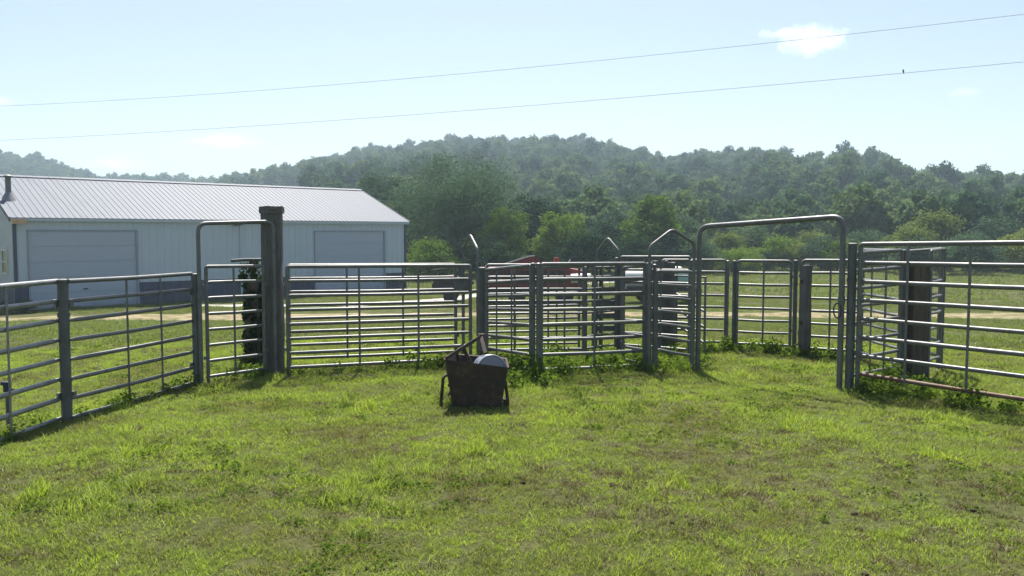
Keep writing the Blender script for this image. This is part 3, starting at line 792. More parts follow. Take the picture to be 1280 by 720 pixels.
# ------------------------------------------------------------------ rusty wheelbarrow with a pale round tank in it
wb = thing('wheelbarrow', 'rusty dark wheelbarrow standing on the grass in front of the corral', 'wheelbarrow', (-0.345, 8.28, hz(-0.345, 8.28)), R(2))
def corner_loop(C, rad=0.045, n=4):
    out = []
    for k in range(len(C)):
        out += bend(C[k - 1], C[k], C[(k + 1) % len(C)], rad, n)
    return out
def grow(C, f, dz=0.0):
    m_ = sum((Vector(c) for c in C), Vector()) / len(C)
    return [Vector((m_.x + (c[0] - m_.x) * f, m_.y + (c[1] - m_.y) * f, c[2] + dz)) for c in C]
RIM = [(-0.315, -0.20, 0.470), (0.305, -0.20, 0.385), (0.295, 0.38, 0.395), (-0.22, 0.38, 0.440)]
BOT = [(-0.245, -0.15, 0.020), (0.240, -0.15, 0.015), (0.22, 0.24, 0.03), (-0.19, 0.24, 0.03)]
MIDL = [tuple(Vector(a).lerp(Vector(b), 0.55) + Vector((0, 0, 0.0))) for a, b in zip(BOT, RIM)]
loops = [corner_loop(BOT), corner_loop(MIDL), corner_loop(RIM), corner_loop(grow(RIM, 1.035, 0.006)), corner_loop(grow(RIM, 1.03, 0.018)), corner_loop(grow(RIM, 0.975, 0.010)), corner_loop(grow(MIDL, 0.965, 0.0)), corner_loop(grow(BOT, 0.95, 0.012))]
mb = MB(); N = len(loops[0]); V = [p for L_ in loops for p in L_]; F = []
for i in range(len(loops) - 1):
    for k in range(N):
        k2 = (k + 1) % N; F.append((i * N + k, i * N + k2, (i + 1) * N + k2, (i + 1) * N + k))
F.append(tuple(range(N - 1, -1, -1))); F.append(tuple((len(loops) - 1) * N + k for k in range(N)))
mb.add(V, F)
o = mb.build('tray', 'rusty_iron', wb, True)
for sx in (-1, 1):
    m = MB()
    x = sx * 0.335 if sx < 0 else 0.285
    top = 0.30 if sx < 0 else 0.25
    leg = [(sx * 0.22, 0.16, top - 0.02)] + bend((sx * 0.22, 0.16, top - 0.02), (x, -0.02, top), (x, -0.04, 0.0), 0.07) + bend((x, -0.02, top), (x + sx * 0.02, -0.04, 0.008), (x, 0.34, 0.008), 0.05) + [(x - sx * 0.03, 0.36, 0.012), (sx * 0.2, 0.40, 0.2)]
    m.tube(leg, 0.016, 10); m.build('leg', 'rusty_iron', wb, True)
    m = MB(); m.tube([(sx * 0.27, -0.10, 0.215), (sx * 0.22, 0.3, 0.16), (sx * 0.06, 0.62, 0.14)], 0.018, 8); m.build('handle', 'rusty_iron', wb, True)
m = MB(); m.box(-0.2, 0.2, -0.03, 0.01, 0.10, 0.128); m.build('cross_brace', 'rusty_iron', wb)
MW = Matrix.Translation((0, 0.60, 0.15)) @ Matrix.Rotation(R(90), 4, 'Y')
m = MB(); m.lathe([(0.09, -0.035), (0.14, -0.04), (0.16, -0.02), (0.165, 0.0), (0.16, 0.02), (0.14, 0.04), (0.09, 0.035)], 24, MW); wheel = m.build('wheel', 'black_rubber', wb, True)
m = MB(); m.lathe([(0.02, -0.05), (0.088, -0.038), (0.088, 0.038), (0.02, 0.05)], 18, MW); m.build('rim', 'rusty_iron', wheel, True)
# A-shaped iron drawbar leaning in the tray
db = thing('iron_drawbar', 'bent rusty iron bars leaning inside the wheelbarrow beside the pale tank', 'iron bar', (-0.345, 8.28, hz(-0.345, 8.28)), R(2))
def flatbar(p, q, w=0.022, th=0.012, name='bar'):
    p, q = Vector(p), Vector(q); d = (q - p).normalized(); s_ = d.cross(Vector((0, 1, 0))).normalized(); u = s_.cross(d)
    m = MB(); P = []
    for c in (p, q):
        for a, b in ((-1, -1), (1, -1), (1, 1), (-1, 1)): P.append(c + s_ * a * w + u * b * th)
    m.add(P, [(3, 2, 1, 0), (4, 5, 6, 7), (0, 1, 5, 4), (1, 2, 6, 5), (2, 3, 7, 6), (3, 0, 4, 7)])
    return m.build(name, 'rusty_iron', db)
flatbar((-0.295, -0.14, 0.485), (0.045, 0.30, 0.650), 0.017); flatbar((0.04, 0.30, 0.65), (0.085, 0.10, 0.500), 0.018); flatbar((-0.13, 0.07, 0.55), (-0.055, 0.0, 0.40), 0.018); flatbar((-0.20, 0.05, 0.52), (-0.16, 0.12, 0.36), 0.014)
m = MB(); m.tube([(0.01, 0.30, 0.655), (0.075, 0.305, 0.655)], 0.02, 10); m.build('pivot', 'rusty_iron', db, True)
tk = thing('enamel_tank', 'pale dented round tank lying in the rusty wheelbarrow', 'tank', (-0.345, 8.28, hz(-0.345, 8.28)), R(2))
MT = Matrix.Translation((0.122, 0.08, 0.345)) @ Matrix.Scale(0.93, 4) @ Matrix.Rotation(R(10), 4, 'Z') @ Matrix.Rotation(R(82), 4, 'X')
m = MB(); m.lathe([(0.02, -0.150), (0.10, -0.155), (0.138, -0.160), (0.150, -0.172), (0.156, -0.165), (0.154, -0.14), (0.152, 0.0), (0.154, 0.14), (0.156, 0.165), (0.150, 0.172), (0.138, 0.160), (0.02, 0.150)][::-1], 32, MT); m.build('shell', 'enamel', tk, True)
for q in (-0.06, 0.06):
    m = MB(); m.lathe([(0.1525, q - 0.012), (0.158, q), (0.1525, q + 0.012)][::-1], 32, MT); m.build('bead', 'enamel', tk, True)
m = MB(); m.lathe([(0.022, -0.165), (0.024, -0.150), (0.024, -0.145)][::-1], 12, MT @ Matrix.Translation((0.07, 0.05, 0))); m.build('bung', 'rusty_iron', tk, True)

# ------------------------------------------------------------------ farm machinery in the pasture
def wheel_part(parent, x, y, r, w, rimmat='white_paint'):
    M_ = Matrix.Translation((x, y, r)) @ Matrix.Rotation(R(90), 4, 'X')
    e = bpy.data.objects.new('wheel', None); COL.objects.link(e); e.parent = parent
    m = MB(); m.lathe([(r * 0.55, -w / 2), (r * 0.9, -w / 2), (r, -w * 0.3), (r, w * 0.3), (r * 0.9, w / 2), (r * 0.55, w / 2)], 24, M_); m.build('tyre', 'black_rubber', e, True)
    m = MB(); m.lathe([(0.05, -w * 0.3), (r * 0.5, -w * 0.2), (r * 0.56, -w * 0.42), (r * 0.56, w * 0.42), (r * 0.5, w * 0.2), (0.05, w * 0.3)], 20, M_); m.build('rim', rimmat, e, True)
MY = 36.0; gz = hz(1, MY)
bal = thing('hay_machine', 'red hay machine with a sloped hood parked beyond the corral', 'hay machine', (0, MY, gz))
def ext(mb, poly, y0, y1): mb.prism(poly[::-1], lambda p, q: (p, y0, q), lambda p, q: (p, y1, q))
m = MB(); ext(m, [(-1.2, 0.75), (3.1, 0.70), (3.15, 1.35), (2.2, 1.55), (-1.15, 1.58)], -0.6, 0.9); m.build('body', 'red_paint', bal)
m = MB(); ext(m, [(-0.55, 1.585), (1.35, 1.60), (0.95, 2.02), (0.70, 1.99)], -0.45, 0.75); m.build('hood', 'red_paint', bal)
m = MB(); m.tube([(-0.6, -0.46, 1.60), (0.72, -0.46, 2.01), (0.95, -0.46, 2.03)], 0.03, 6); m.build('hood_edge', 'white_paint', bal, True)
m = MB(); m.tube([(0.95, -0.3, 2.0), (1.3, -0.3, 1.9), (1.75, -0.3, 1.68)], 0.03, 6); m.build('hydraulic_arm', 'dark_iron', bal, True)
m = MB(); ext(m, [(1.75, 1.55), (2.1, 1.55), (1.98, 1.92), (1.82, 1.95)], -0.2, 0.3); m.build('chute', 'bright_red_paint', bal)
m = MB(); m.tube([(2.25, -0.4, 1.52), (2.45, -0.4, 1.88)], 0.035, 6); m.build('lever', 'white_paint', bal, True)
m = MB(); m.tube([(2.4, -0.4, 1.93), (2.75, -0.4, 1.97)], 0.025, 6); m.build('lever', 'dark_iron', bal, True)
for x0, x1 in ((-0.95, 0.0), (0.15, 1.1), (1.25, 2.2)):
    m = MB(); m.box(x0, x1, -0.625, -0.602, 0.86, 1.42); m.build('side_panel', 'maroon_paint', bal)
m = MB(); m.box(0.05, 0.75, -0.66, -0.63, 1.02, 1.12); m.build('label_plate', 'white_paint', bal)
m = MB(); m.box(-1.1, 3.0, -0.45, 0.75, 0.42, 0.70); m.build('underframe', 'dark_iron', bal)
for k in range(9):
    m = MB(); m.tube([(-0.9 + 0.45 * k, -0.5, 0.6), (-0.9 + 0.45 * k, -0.62, 0.35), (-0.86 + 0.45 * k, -0.7, 0.18)], 0.012, 5); m.build('tine', 'dark_iron', bal)
wheel_part(bal, 0.2, -0.85, 0.36, 0.22); wheel_part(bal, 2.2, -0.85, 0.36, 0.22); wheel_part(bal, 0.2, 1.1, 0.36, 0.22); wheel_part(bal, 2.2, 1.1, 0.36, 0.22)
m = MB(); m.tube([(-1.1, 0.1, 0.55), (-2.0, 0.1, 0.48)], 0.06, 8); m.build('drawbar', 'maroon_paint', bal, True)
m = MB(); m.lathe([(0.04, -0.42), (0.19, -0.40), (0.20, 0.0), (0.19, 0.40), (0.04, 0.42)], 18, Matrix.Translation((2.85, -0.8, 1.10)) @ Matrix.Rotation(R(88), 4, 'Y')); m.build('white_roll', 'white_paint', bal, True)

tr = thing('farm_implement', 'dark maroon implement on small wheels left of the red hay machine', 'farm implement', (-2.75, 37.0, hz(-2.75, 37)))
m = MB(); ext(m, [(-0.75, 0.5), (0.62, 0.45), (0.75, 1.1), (0.3, 1.45), (-0.55, 1.38), (-0.8, 0.95)], -0.5, 0.5); m.build('body', 'maroon_paint', tr)
m = MB(); m.box(-0.6, 0.5, -0.55, -0.503, 0.7, 1.0); m.build('guard', 'dark_iron', tr)
m = MB(); m.tube([(-0.5, -0.2, 1.4), (-0.7, -0.2, 1.75), (-0.2, -0.2, 1.8)], 0.04, 6); m.build('lever', 'dark_iron', tr, True)
wheel_part(tr, 0.1, -0.7, 0.33, 0.2, 'rusty_iron'); wheel_part(tr, 0.1, 0.7, 0.33, 0.2, 'rusty_iron'); tr.scale = (0.9, 0.9, 0.8)
m = MB(); m.tube([(0.7, 0, 0.55), (1.3, 0.05, 0.5)], 0.05, 8); m.build('drawbar', 'dark_iron', tr, True)

tt = thing('tank_trailer', 'tank trailer with one white and one teal tank beyond the corral', 'trailer', (6.2, MY, hz(6.2, MY)))
m = MB(); m.box(-1.75, 1.6, -0.55, 0.55, 0.52, 0.64); m.build('bed', 'dark_iron', tt)
m = MB(); m.lathe([(0.08, -0.46), (0.30, -0.44), (0.38, -0.36), (0.38, 0.36), (0.30, 0.44), (0.08, 0.46)], 24, Matrix.Translation((-0.98, 0, 1.03)) @ Matrix.Rotation(R(90), 4, 'Y')); t1 = m.build('tank', 'white_paint', tt, True); t1['label'] = 'white tank'
m = MB(); m.lathe([(0.30, 0.66), (0.47, 0.70), (0.49, 0.80), (0.48, 1.22), (0.40, 1.36), (0.14, 1.46)], 24, Matrix.Translation((0.9, 0, 0))); t2 = m.build('tank', 'teal_plastic', tt, True); t2['label'] = 'teal plastic tank'
m = MB(); m.lathe([(0.16, 1.40), (0.17, 1.52), (0.10, 1.56)], 18, Matrix.Translation((0.85, 0, 0))); m.build('tank_lid', 'white_paint', t2, True)
for k in range(3):
    m = MB(); a0 = 0.78 + 0.18 * k; m.lathe([(0.485, a0), (0.505, a0 + 0.03), (0.485, a0 + 0.06)], 24, Matrix.Translation((0.9, 0, 0))); m.build('hoop', 'teal_plastic', t2, True)
m = MB(); ext(m, [(0.45, 1.36), (0.95, 1.38), (1.30, 1.18), (1.26, 1.14), (0.9, 1.33), (0.45, 1.32)], -0.55, -0.50); m.build('cover', 'white_paint', tt)
for x in (-0.5, 0.3):
    for y in (-0.72, 0.72): wheel_part(tt, x, y, 0.34, 0.2)
m = MB(); m.tube([(-1.7, 0, 0.55), (-2.5, 0, 0.45)], 0.05, 8); m.build('tongue', 'dark_iron', tt, True)

# ------------------------------------------------------------------ overhead wires and a bird
def wire(label, zl, zr, sag):
    P0, P1 = Vector((-24.15, 40, zl)), Vector((13.9, 23, zr)); pts = []
    for k in range(81):
        t_ = -1.1 + 3.0 * k / 80
        q = P0.lerp(P1, t_); q.z -= sag * 4 * t_ * (1 - t_); pts.append(q)
    m = MB(); m.tube([p - pts[0] for p in pts], 0.0065, 6)
    o = m.build('power_line', 'wire_metal', None, True); o.location = pts[0]
    tag(o, label, 'power line', 'power lines crossing the sky'); return lambda t_: (P0.lerp(P1, t_) - Vector((0, 0, sag * 4 * t_ * (1 - t_))))
wire('upper of two thin power lines crossing the sky', 7.62, 7.56, 0.33)
low = wire('lower of two thin power lines crossing the sky, with a bird', 6.04, 6.30, 0.22)
bp = low(0.925)
bd = thing('bird', 'tiny dark bird perched on the lower power line', 'bird', bp + Vector((0, 0, 0.008)))
m = MB(); m.tube([(0.035, 0, -0.06), (0.02, 0, -0.01), (0.0, 0, 0.04), (-0.008, 0, 0.09), (-0.012, 0, 0.125), (-0.022, 0, 0.155), (-0.05, 0, 0.15)], [0.008, 0.016, 0.034, 0.038, 0.024, 0.026, 0.004], 10); m.build('body', 'feathers', bd, True); bd.scale = (0.6, 0.6, 0.6)

# ------------------------------------------------------------------ trees
def crown_leaves(rng, w, h, blobs, per, size, lean=0.0, egg=0.0):
    """leaf clumps through an egg-shaped volume of width w, height h, standing on z = 0"""
    C = []; Rr = []
    for i in range(blobs):
        d = rng.normal(size=3); d /= np.linalg.norm(d)
        k = rng.uniform(0.35, 0.92)
        z = d[2] * k
        wid = 1 - egg * max(z, 0)
        C.append((d[0] * k * w / 2 * wid + lean * z, d[1] * k * w / 2 * wid, h / 2 + z * h / 2))
        r = rng.uniform(0.13, 0.25) * w * (1 - 0.3 * k)
        Rr.append((r, r, r * 0.72))
    return C, leaf_cloud(C, Rr, [max(8, int(per * rng.uniform(0.6, 1.4))) for _ in C], size, rng, 0.45, 0.6, 0.45)
def trunk_mesh(name, rng, h0, h, w, centers, r):
    mb = MB()
    bendx = rng.uniform(-0.04, 0.04) * h
    top = Vector((bendx, 0, h0 + (h - h0) * 0.55))
    mb.tube([(0, 0, -0.15), (bendx * 0.1, 0, h0 * 0.5), (bendx * 0.5, 0, h0), top], [r * 1.25, r, r * 0.8, r * 0.3], 8)
    for c in centers[:: max(1, len(centers) // 12)]:
        c = Vector(c); c.z += h0
        s_ = Vector((bendx * 0.5, 0, h0)).lerp(top, rng.uniform(0.0, 0.8))
        mid = s_.lerp(c, 0.5) + Vector((0, 0, 0.08 * h))
        mb.tube([s_, mid, c], [r * 0.42, r * 0.24, r * 0.08], 5)
    return mb.mesh(name, 'bark', True)
TREES = {}
def make_kind(key, mat, seed, w, h, h0, blobs, per, size, egg=0.2, joined=False, r=0.16):
    rng = np.random.default_rng(seed)
    C, (V, Q) = crown_leaves(rng, w, h - h0, blobs, per, size, rng.uniform(-0.3, 0.3), egg)
    V = V + np.array([0, 0, h0])
    if joined:
        # crown with a bare trunk below it, in one mesh
        mb = MB(); mb.tube([(0, 0, -0.5), (0, 0, h0 + (h - h0) * 0.5)], [r, r * 0.4], 6, cap=False)
        tv = np.array(mb.v); tq = np.array(mb.f)
        V2 = np.concatenate([V, tv]); Q2 = np.concatenate([Q, tq + len(V)])
        me = np_mesh(key, V2, Q2, [mat, 'bark'], np.concatenate([np.zeros(len(Q)), np.ones(len(tq))]))
        TREES[key] = (None, me, h, w); return
    TREES[key] = (trunk_mesh(key + '_trunk', rng, h0, h, w, C, r), np_mesh(key + '_crown', V, Q, [mat]), h, w)
make_kind('locust', 'leaves_mid', 1, 10.5, 9.6, 1.2, 190, 150, 0.085, 0.1, r=0.24)
make_kind('oak_dark', 'leaves_dark', 2, 7.0, 8.0, 1.0, 85, 150, 0.12)
make_kind('oak_dark2', 'leaves_dark', 3, 7.5, 7.0, 0.7, 80, 150, 0.12)
make_kind('ash_mid', 'leaves_mid', 4, 6.5, 8.0, 0.9, 80, 150, 0.12)
make_kind('ash_bright', 'leaves_bright', 5, 6.0, 7.5, 0.7, 75, 150, 0.12)
make_kind('elm_bright', 'leaves_bright', 6, 5.0, 8.0, 0.8, 75, 150, 0.11, 0.5)
make_kind('bush_bright', 'leaves_bright', 7, 5.0, 3.6, 0.15, 60, 130, 0.09, r=0.08)
make_kind('bush_mid', 'leaves_mid', 8, 5.2, 3.8, 0.15, 60, 130, 0.09, r=0.08)
make_kind('bush_pale', 'leaves_pale', 9, 5.2, 4.6, 0.2, 65, 130, 0.10, r=0.09)
HILL = []
for k in range(6):
    key = 'hill_tree_%d' % k
    make_kind(key, 'leaves_hill', 30 + k, 9.5 + k % 3, 11.5 + 1.2 * (k % 2), 2.0, 34 + 4 * k, 62, 0.46, 0.25 if k != 4 else 0.7, True, 0.2)
    HILL.append(key)

def put_tree(name, key, x, y, height_, label, cat='tree', group=None, wide=1.0, rz=None):
    tm, cm, h, w = TREES[key]
    s_ = height_ / h
    rz = random.uniform(0, 6.28) if rz is None else rz
    if tm is None:
        o = link(name, cm); o.location = (x, y, hz(x, y) - 0.1); o.rotation_euler = (0, 0, rz); o.scale = (s_ * wide, s_ * wide, s_)
        return tag(o, label, cat, group)
    t = thing(name, label, cat, (x, y, hz(x, y)), rz, group); t.scale = (s_ * wide, s_ * wide, s_)
    link('trunk', tm, t); link('crown', cm, t)
    return t
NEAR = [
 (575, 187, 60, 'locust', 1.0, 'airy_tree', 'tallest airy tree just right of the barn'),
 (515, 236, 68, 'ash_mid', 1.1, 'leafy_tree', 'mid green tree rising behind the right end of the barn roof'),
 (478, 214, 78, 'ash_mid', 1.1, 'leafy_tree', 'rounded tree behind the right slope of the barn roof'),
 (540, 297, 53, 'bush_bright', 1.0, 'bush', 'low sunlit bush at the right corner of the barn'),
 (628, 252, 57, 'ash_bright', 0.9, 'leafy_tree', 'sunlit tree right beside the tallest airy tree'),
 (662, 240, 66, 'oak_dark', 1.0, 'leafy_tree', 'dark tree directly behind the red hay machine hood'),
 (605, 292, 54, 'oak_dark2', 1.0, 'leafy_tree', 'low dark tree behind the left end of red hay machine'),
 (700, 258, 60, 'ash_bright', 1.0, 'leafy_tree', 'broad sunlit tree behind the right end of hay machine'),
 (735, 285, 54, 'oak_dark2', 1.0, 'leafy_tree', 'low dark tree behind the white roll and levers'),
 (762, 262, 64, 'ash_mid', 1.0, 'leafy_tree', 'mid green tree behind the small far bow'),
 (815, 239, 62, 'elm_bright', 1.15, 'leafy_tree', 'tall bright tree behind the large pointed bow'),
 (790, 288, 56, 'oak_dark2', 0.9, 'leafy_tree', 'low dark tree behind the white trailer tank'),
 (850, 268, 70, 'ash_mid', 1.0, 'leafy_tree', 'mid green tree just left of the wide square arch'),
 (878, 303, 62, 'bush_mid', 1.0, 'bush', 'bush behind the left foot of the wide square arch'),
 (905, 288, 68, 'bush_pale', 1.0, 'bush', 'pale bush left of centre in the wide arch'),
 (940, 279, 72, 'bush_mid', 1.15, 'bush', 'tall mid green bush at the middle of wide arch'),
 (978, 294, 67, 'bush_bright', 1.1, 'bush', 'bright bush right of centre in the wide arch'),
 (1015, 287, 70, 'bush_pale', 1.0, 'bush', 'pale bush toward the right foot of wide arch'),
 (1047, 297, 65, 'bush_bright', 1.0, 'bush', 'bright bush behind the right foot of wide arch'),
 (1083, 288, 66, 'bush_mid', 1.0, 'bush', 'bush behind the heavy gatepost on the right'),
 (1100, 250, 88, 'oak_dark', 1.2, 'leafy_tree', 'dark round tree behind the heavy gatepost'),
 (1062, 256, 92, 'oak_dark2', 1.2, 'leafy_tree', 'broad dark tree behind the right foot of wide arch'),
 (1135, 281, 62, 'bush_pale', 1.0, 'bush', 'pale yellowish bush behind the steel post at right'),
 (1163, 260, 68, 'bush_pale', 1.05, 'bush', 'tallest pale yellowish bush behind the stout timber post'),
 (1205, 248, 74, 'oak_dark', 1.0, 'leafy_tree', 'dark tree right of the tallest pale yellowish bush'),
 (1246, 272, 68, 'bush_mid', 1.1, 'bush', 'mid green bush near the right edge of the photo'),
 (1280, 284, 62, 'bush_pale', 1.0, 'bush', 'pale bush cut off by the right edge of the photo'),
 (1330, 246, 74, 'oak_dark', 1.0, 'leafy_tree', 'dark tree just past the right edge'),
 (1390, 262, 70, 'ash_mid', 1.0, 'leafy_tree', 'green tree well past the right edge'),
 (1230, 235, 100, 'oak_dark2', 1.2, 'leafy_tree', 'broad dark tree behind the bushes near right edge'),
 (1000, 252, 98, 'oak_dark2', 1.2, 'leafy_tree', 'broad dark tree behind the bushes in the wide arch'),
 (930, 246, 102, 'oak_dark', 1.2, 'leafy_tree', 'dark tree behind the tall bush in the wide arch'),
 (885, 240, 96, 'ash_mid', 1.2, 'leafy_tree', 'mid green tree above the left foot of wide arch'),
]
NEAR_XY = []
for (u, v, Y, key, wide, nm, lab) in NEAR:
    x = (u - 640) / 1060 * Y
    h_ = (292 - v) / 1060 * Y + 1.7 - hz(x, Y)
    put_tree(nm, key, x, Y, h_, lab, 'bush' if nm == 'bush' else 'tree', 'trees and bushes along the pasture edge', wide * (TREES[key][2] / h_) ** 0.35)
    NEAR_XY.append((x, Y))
# low hedge filling the pasture edge
HZ = [(0.02, 'behind the red hay machine'), (0.20, 'behind the pointed bows'), (0.30, 'behind the left half of wide arch'), (0.40, 'behind the right half of wide arch'), (0.52, 'behind the timber posts at right'), (9, 'behind the far end of the right panel')]
hx = -7.0
while hx < 52:
    hy = 63.5 + 3.0 * math.sin(hx * 0.35) + random.uniform(-1.2, 1.2); k = hx / hy
    put_tree('hedge_bush', random.choice(['bush_bright', 'bush_pale', 'bush_mid', 'bush_mid', 'bush_bright']), hx, hy, random.uniform(1.7, 3.0), 'low bush in the pasture-edge hedge ' + next(n_ for lim, n_ in HZ if k < lim), 'bush', 'low bushes of the pasture-edge hedge', random.uniform(0.95, 1.3))
    hx += random.uniform(1.7, 2.7)
# dark shrub by the barn corner
put_tree('shrub', 'bush_mid', -19.2, 30.9, 0.62, 'small dark shrub at the left corner of the barn', 'shrub', None, 1.5)
put_tree('shrub', 'bush_mid', -18.2, 31.6, 0.5, 'small dark shrub left of the first overhead door', 'shrub', None, 1.3)

# wooded hill: sample the tree sites, nearest 250 as trees of their own, the rest as one wood
def sites(rng, d0, d1, t0, t1, spacing):
    a0, a1 = math.atan(t0), math.atan(t1)
    n = int((a1 - a0) * (d1 * d1 - d0 * d0) / 2 / (spacing * spacing))
    d = np.sqrt(rng.random(n) * (d1 * d1 - d0 * d0) + d0 * d0); a = a0 + rng.random(n) * (a1 - a0)
    return d * np.sin(a), d * np.cos(a)
rng = np.random.default_rng(77)
pts = []
for d0, d1, t0, t1, sp in ((84, 180, -0.85, 0.95, 5.4), (180, 360, -0.8, 0.9, 5.6), (360, 500, -0.72, 0.35, 6.0), (330, 590, -0.85, -0.12, 6.5)):
    x, y = sites(rng, d0, d1, t0, t1, sp)
    pts.append(np.stack([x, y], 1))
pts = np.concatenate(pts)
# thin out sites that crowd each other
cell = {}
keep = []
for i, (x, y) in enumerate(pts):
    d = math.hypot(x, y); s_ = 4.0 if d < 180 else 4.4 if d < 360 else 5.2
    ky = (int(x // s_), int(y // s_))
    if ky in cell: continue
    # leave open ground left of the wood beside the barn, and the pasture
    if (d < 100 and x < -20) or (d < 300 and x / y < -0.24): continue
    cell[ky] = 1; keep.append(i)
pts = pts[keep]
dist = np.hypot(pts[:, 0], pts[:, 1]); order = np.argsort(dist); pts = pts[order]; dist = dist[order]
zz = height(pts[:, 0], pts[:, 1])
inview = np.abs(pts[:, 0] / pts[:, 1]) < 0.62
ZONES = [(-0.30, 'beyond the barn roof'), (-0.20, 'above the right end of the barn'), (-0.08, 'behind the tallest airy tree'), (0.03, 'above the red hay machine'), (0.12, 'above the wide front panel'), (0.21, 'above the large pointed bow'), (0.30, 'above the left half of the wide arch'), (0.40, 'above the right half of the wide arch'), (0.50, 'above the stout timber post'), (9.0, 'above the big right panel')]
def wood_label(p):
    k = p[0] / p[1]; z = next(n_ for lim, n_ in ZONES if k < lim)
    return 'tree in the hill-foot wood ' + z
n_ind = 0; rest = []
for i in range(len(pts)):
    if inview[i] and n_ind < 235:
        n_ind += 1
        put_tree('hill_tree', HILL[int(rng.integers(6))], pts[i, 0], pts[i, 1], rng.uniform(5.6, 8.2) if dist[i] < 140 else rng.uniform(7.0, 10.5), wood_label(pts[i]), 'tree', 'trees in the wood at the foot of the hill', rng.uniform(0.75, 1.0))
    else: rest.append(i)
rest = np.array(rest)

# instancing of small plants and of the far wood (one object each)
def scatter(name, P, rz, sc, idx, protos, label=None, cat=None, tilt=0.0):
    coll = bpy.data.collections.new(name + '_kinds')
    for k, me in enumerate(protos):
        coll.objects.link(bpy.data.objects.new('%s_kind_%02d' % (name, k), me))
    me = bpy.data.meshes.new(name); n = len(P)
    me.vertices.add(n); me.vertices.foreach_set('co', np.asarray(P, np.float32).ravel())
    at = me.attributes.new('rot', 'FLOAT_VECTOR', 'POINT')
    rot = np.zeros((n, 3), np.float32); rot[:, 2] = rz
    if tilt: rot[:, 0] = RNG.normal(size=n) * tilt; rot[:, 1] = RNG.normal(size=n) * tilt
    at.data.foreach_set('vector', rot.ravel())
    sc = np.asarray(sc, np.float32)
    if sc.ndim == 1: sc = np.repeat(sc[:, None], 3, 1)
    at = me.attributes.new('size', 'FLOAT_VECTOR', 'POINT'); at.data.foreach_set('vector', np.ascontiguousarray(sc).ravel())
    at = me.attributes.new('kind_index', 'INT', 'POINT'); at.data.foreach_set('value', np.asarray(idx, np.int32))
    ng = bpy.data.node_groups.new(name + '_scatter', 'GeometryNodeTree')
    ng.interface.new_socket('Geometry', in_out='INPUT', socket_type='NodeSocketGeometry')
    ng.interface.new_socket('Geometry', in_out='OUTPUT', socket_type='NodeSocketGeometry')
    N = ng.nodes; gi = N.new('NodeGroupInput'); go = N.new('NodeGroupOutput')
    ip = N.new('GeometryNodeInstanceOnPoints'); ci = N.new('GeometryNodeCollectionInfo')
    ci.inputs['Collection'].default_value = coll; ci.inputs['Separate Children'].default_value = True; ci.inputs['Reset Children'].default_value = True
    ip.inputs['Pick Instance'].default_value = True
    def named(nm, typ):
        q = N.new('GeometryNodeInputNamedAttribute'); q.data_type = typ; q.inputs['Name'].default_value = nm
        return q.outputs['Attribute']
    L = ng.links
    L.new(gi.outputs[0], ip.inputs['Points']); L.new(ci.outputs[0], ip.inputs['Instance'])
    L.new(named('kind_index', 'INT'), ip.inputs['Instance Index'])
    e2r = N.new('FunctionNodeEulerToRotation'); L.new(named('rot', 'FLOAT_VECTOR'), e2r.inputs[0]); L.new(e2r.outputs[0], ip.inputs['Rotation'])
    L.new(named('size', 'FLOAT_VECTOR'), ip.inputs['Scale']); L.new(ip.outputs[0], go.inputs[0])
    o = link(name, me); md = o.modifiers.new('scatter', 'NODES'); md.node_group = ng
    o['kind'] = 'stuff'
    if label: o['label'] = label
    if cat: o['category'] = cat
    return o
n = len(rest)
hs = rng.choice([0.6, 0.75, 0.9, 1.0, 1.12], n) * rng.uniform(0.9, 1.1, n) * np.where(dist[rest] < 140, 0.7, 1.0); hs = hs * 0.86; ws = hs * rng.uniform(0.72, 0.98, n)
scatter('far_wood', np.stack([pts[rest, 0], pts[rest, 1], zz[rest] - 0.3], 1), rng.uniform(0, 6.28, n), np.stack([ws, ws, hs], 1), rng.integers(0, 6, n), [TREES[k][1] for k in HILL], 'hazy wooded hillside filling the background', 'wood')

# ------------------------------------------------------------------ grass, weeds, clods
def tuft(name, rng, n, rad, hmin, hmax, w, mat, seg=2, splay=0.6):
    V = []; Q = []
    for i in range(n):
        a = rng.uniform(0, 6.28); r = rad * math.sqrt(rng.random()); bx, by = r * math.cos(a), r * math.sin(a)
        h = rng.uniform(hmin, hmax); d = rng.uniform(0, 6.28); sp = splay * rng.uniform(0.2, 1.3) * h
        dx, dy = math.cos(d), math.sin(d); wa = rng.uniform(0, 3.14); sx, sy = math.cos(wa) * w * rng.uniform(0.7, 1.3), math.sin(wa) * w * rng.uniform(0.7, 1.3)
        o = len(V)
        for k in range(seg + 1):
            t_ = k / seg; ww = (1 - t_ ** 1.6) * 0.5 + 0.04
            px, py, pz = bx + dx * sp * t_ * t_, by + dy * sp * t_ * t_, h * (t_ - 0.18 * t_ * t_ * splay) - 0.008
            V.append((px - sx * ww, py - sy * ww, pz)); V.append((px + sx * ww, py + sy * ww, pz))
        for k in range(seg): Q.append((o + 2 * k, o + 2 * k + 1, o + 2 * k + 3, o + 2 * k + 2))
    return np_mesh(name, np.array(V), np.array(Q), [mat])
def clover(name, rng, n, rad, h, size, mat):
    V, Q = leaf_cloud([(rng.uniform(-rad, rad), rng.uniform(-rad, rad), h * rng.uniform(0.3, 1)) for _ in range(n)], [(size * 1.2, size * 1.2, size * 0.4)] * n, [4] * n, size, rng, 1.6, 0.8)
    return np_mesh(name, V, Q, [mat])
gr = np.random.default_rng(21)
LAWN = [tuft('lawn_tuft_%d' % k, gr, 46, 0.085, 0.016, 0.042 + 0.006 * k, 0.0052, 'grass_blades', 2, 0.9) for k in range(4)]
LAWN += [clover('clover_%d' % k, gr, 22, 0.08, 0.035, 0.009, 'weed_leaves') for k in range(2)]
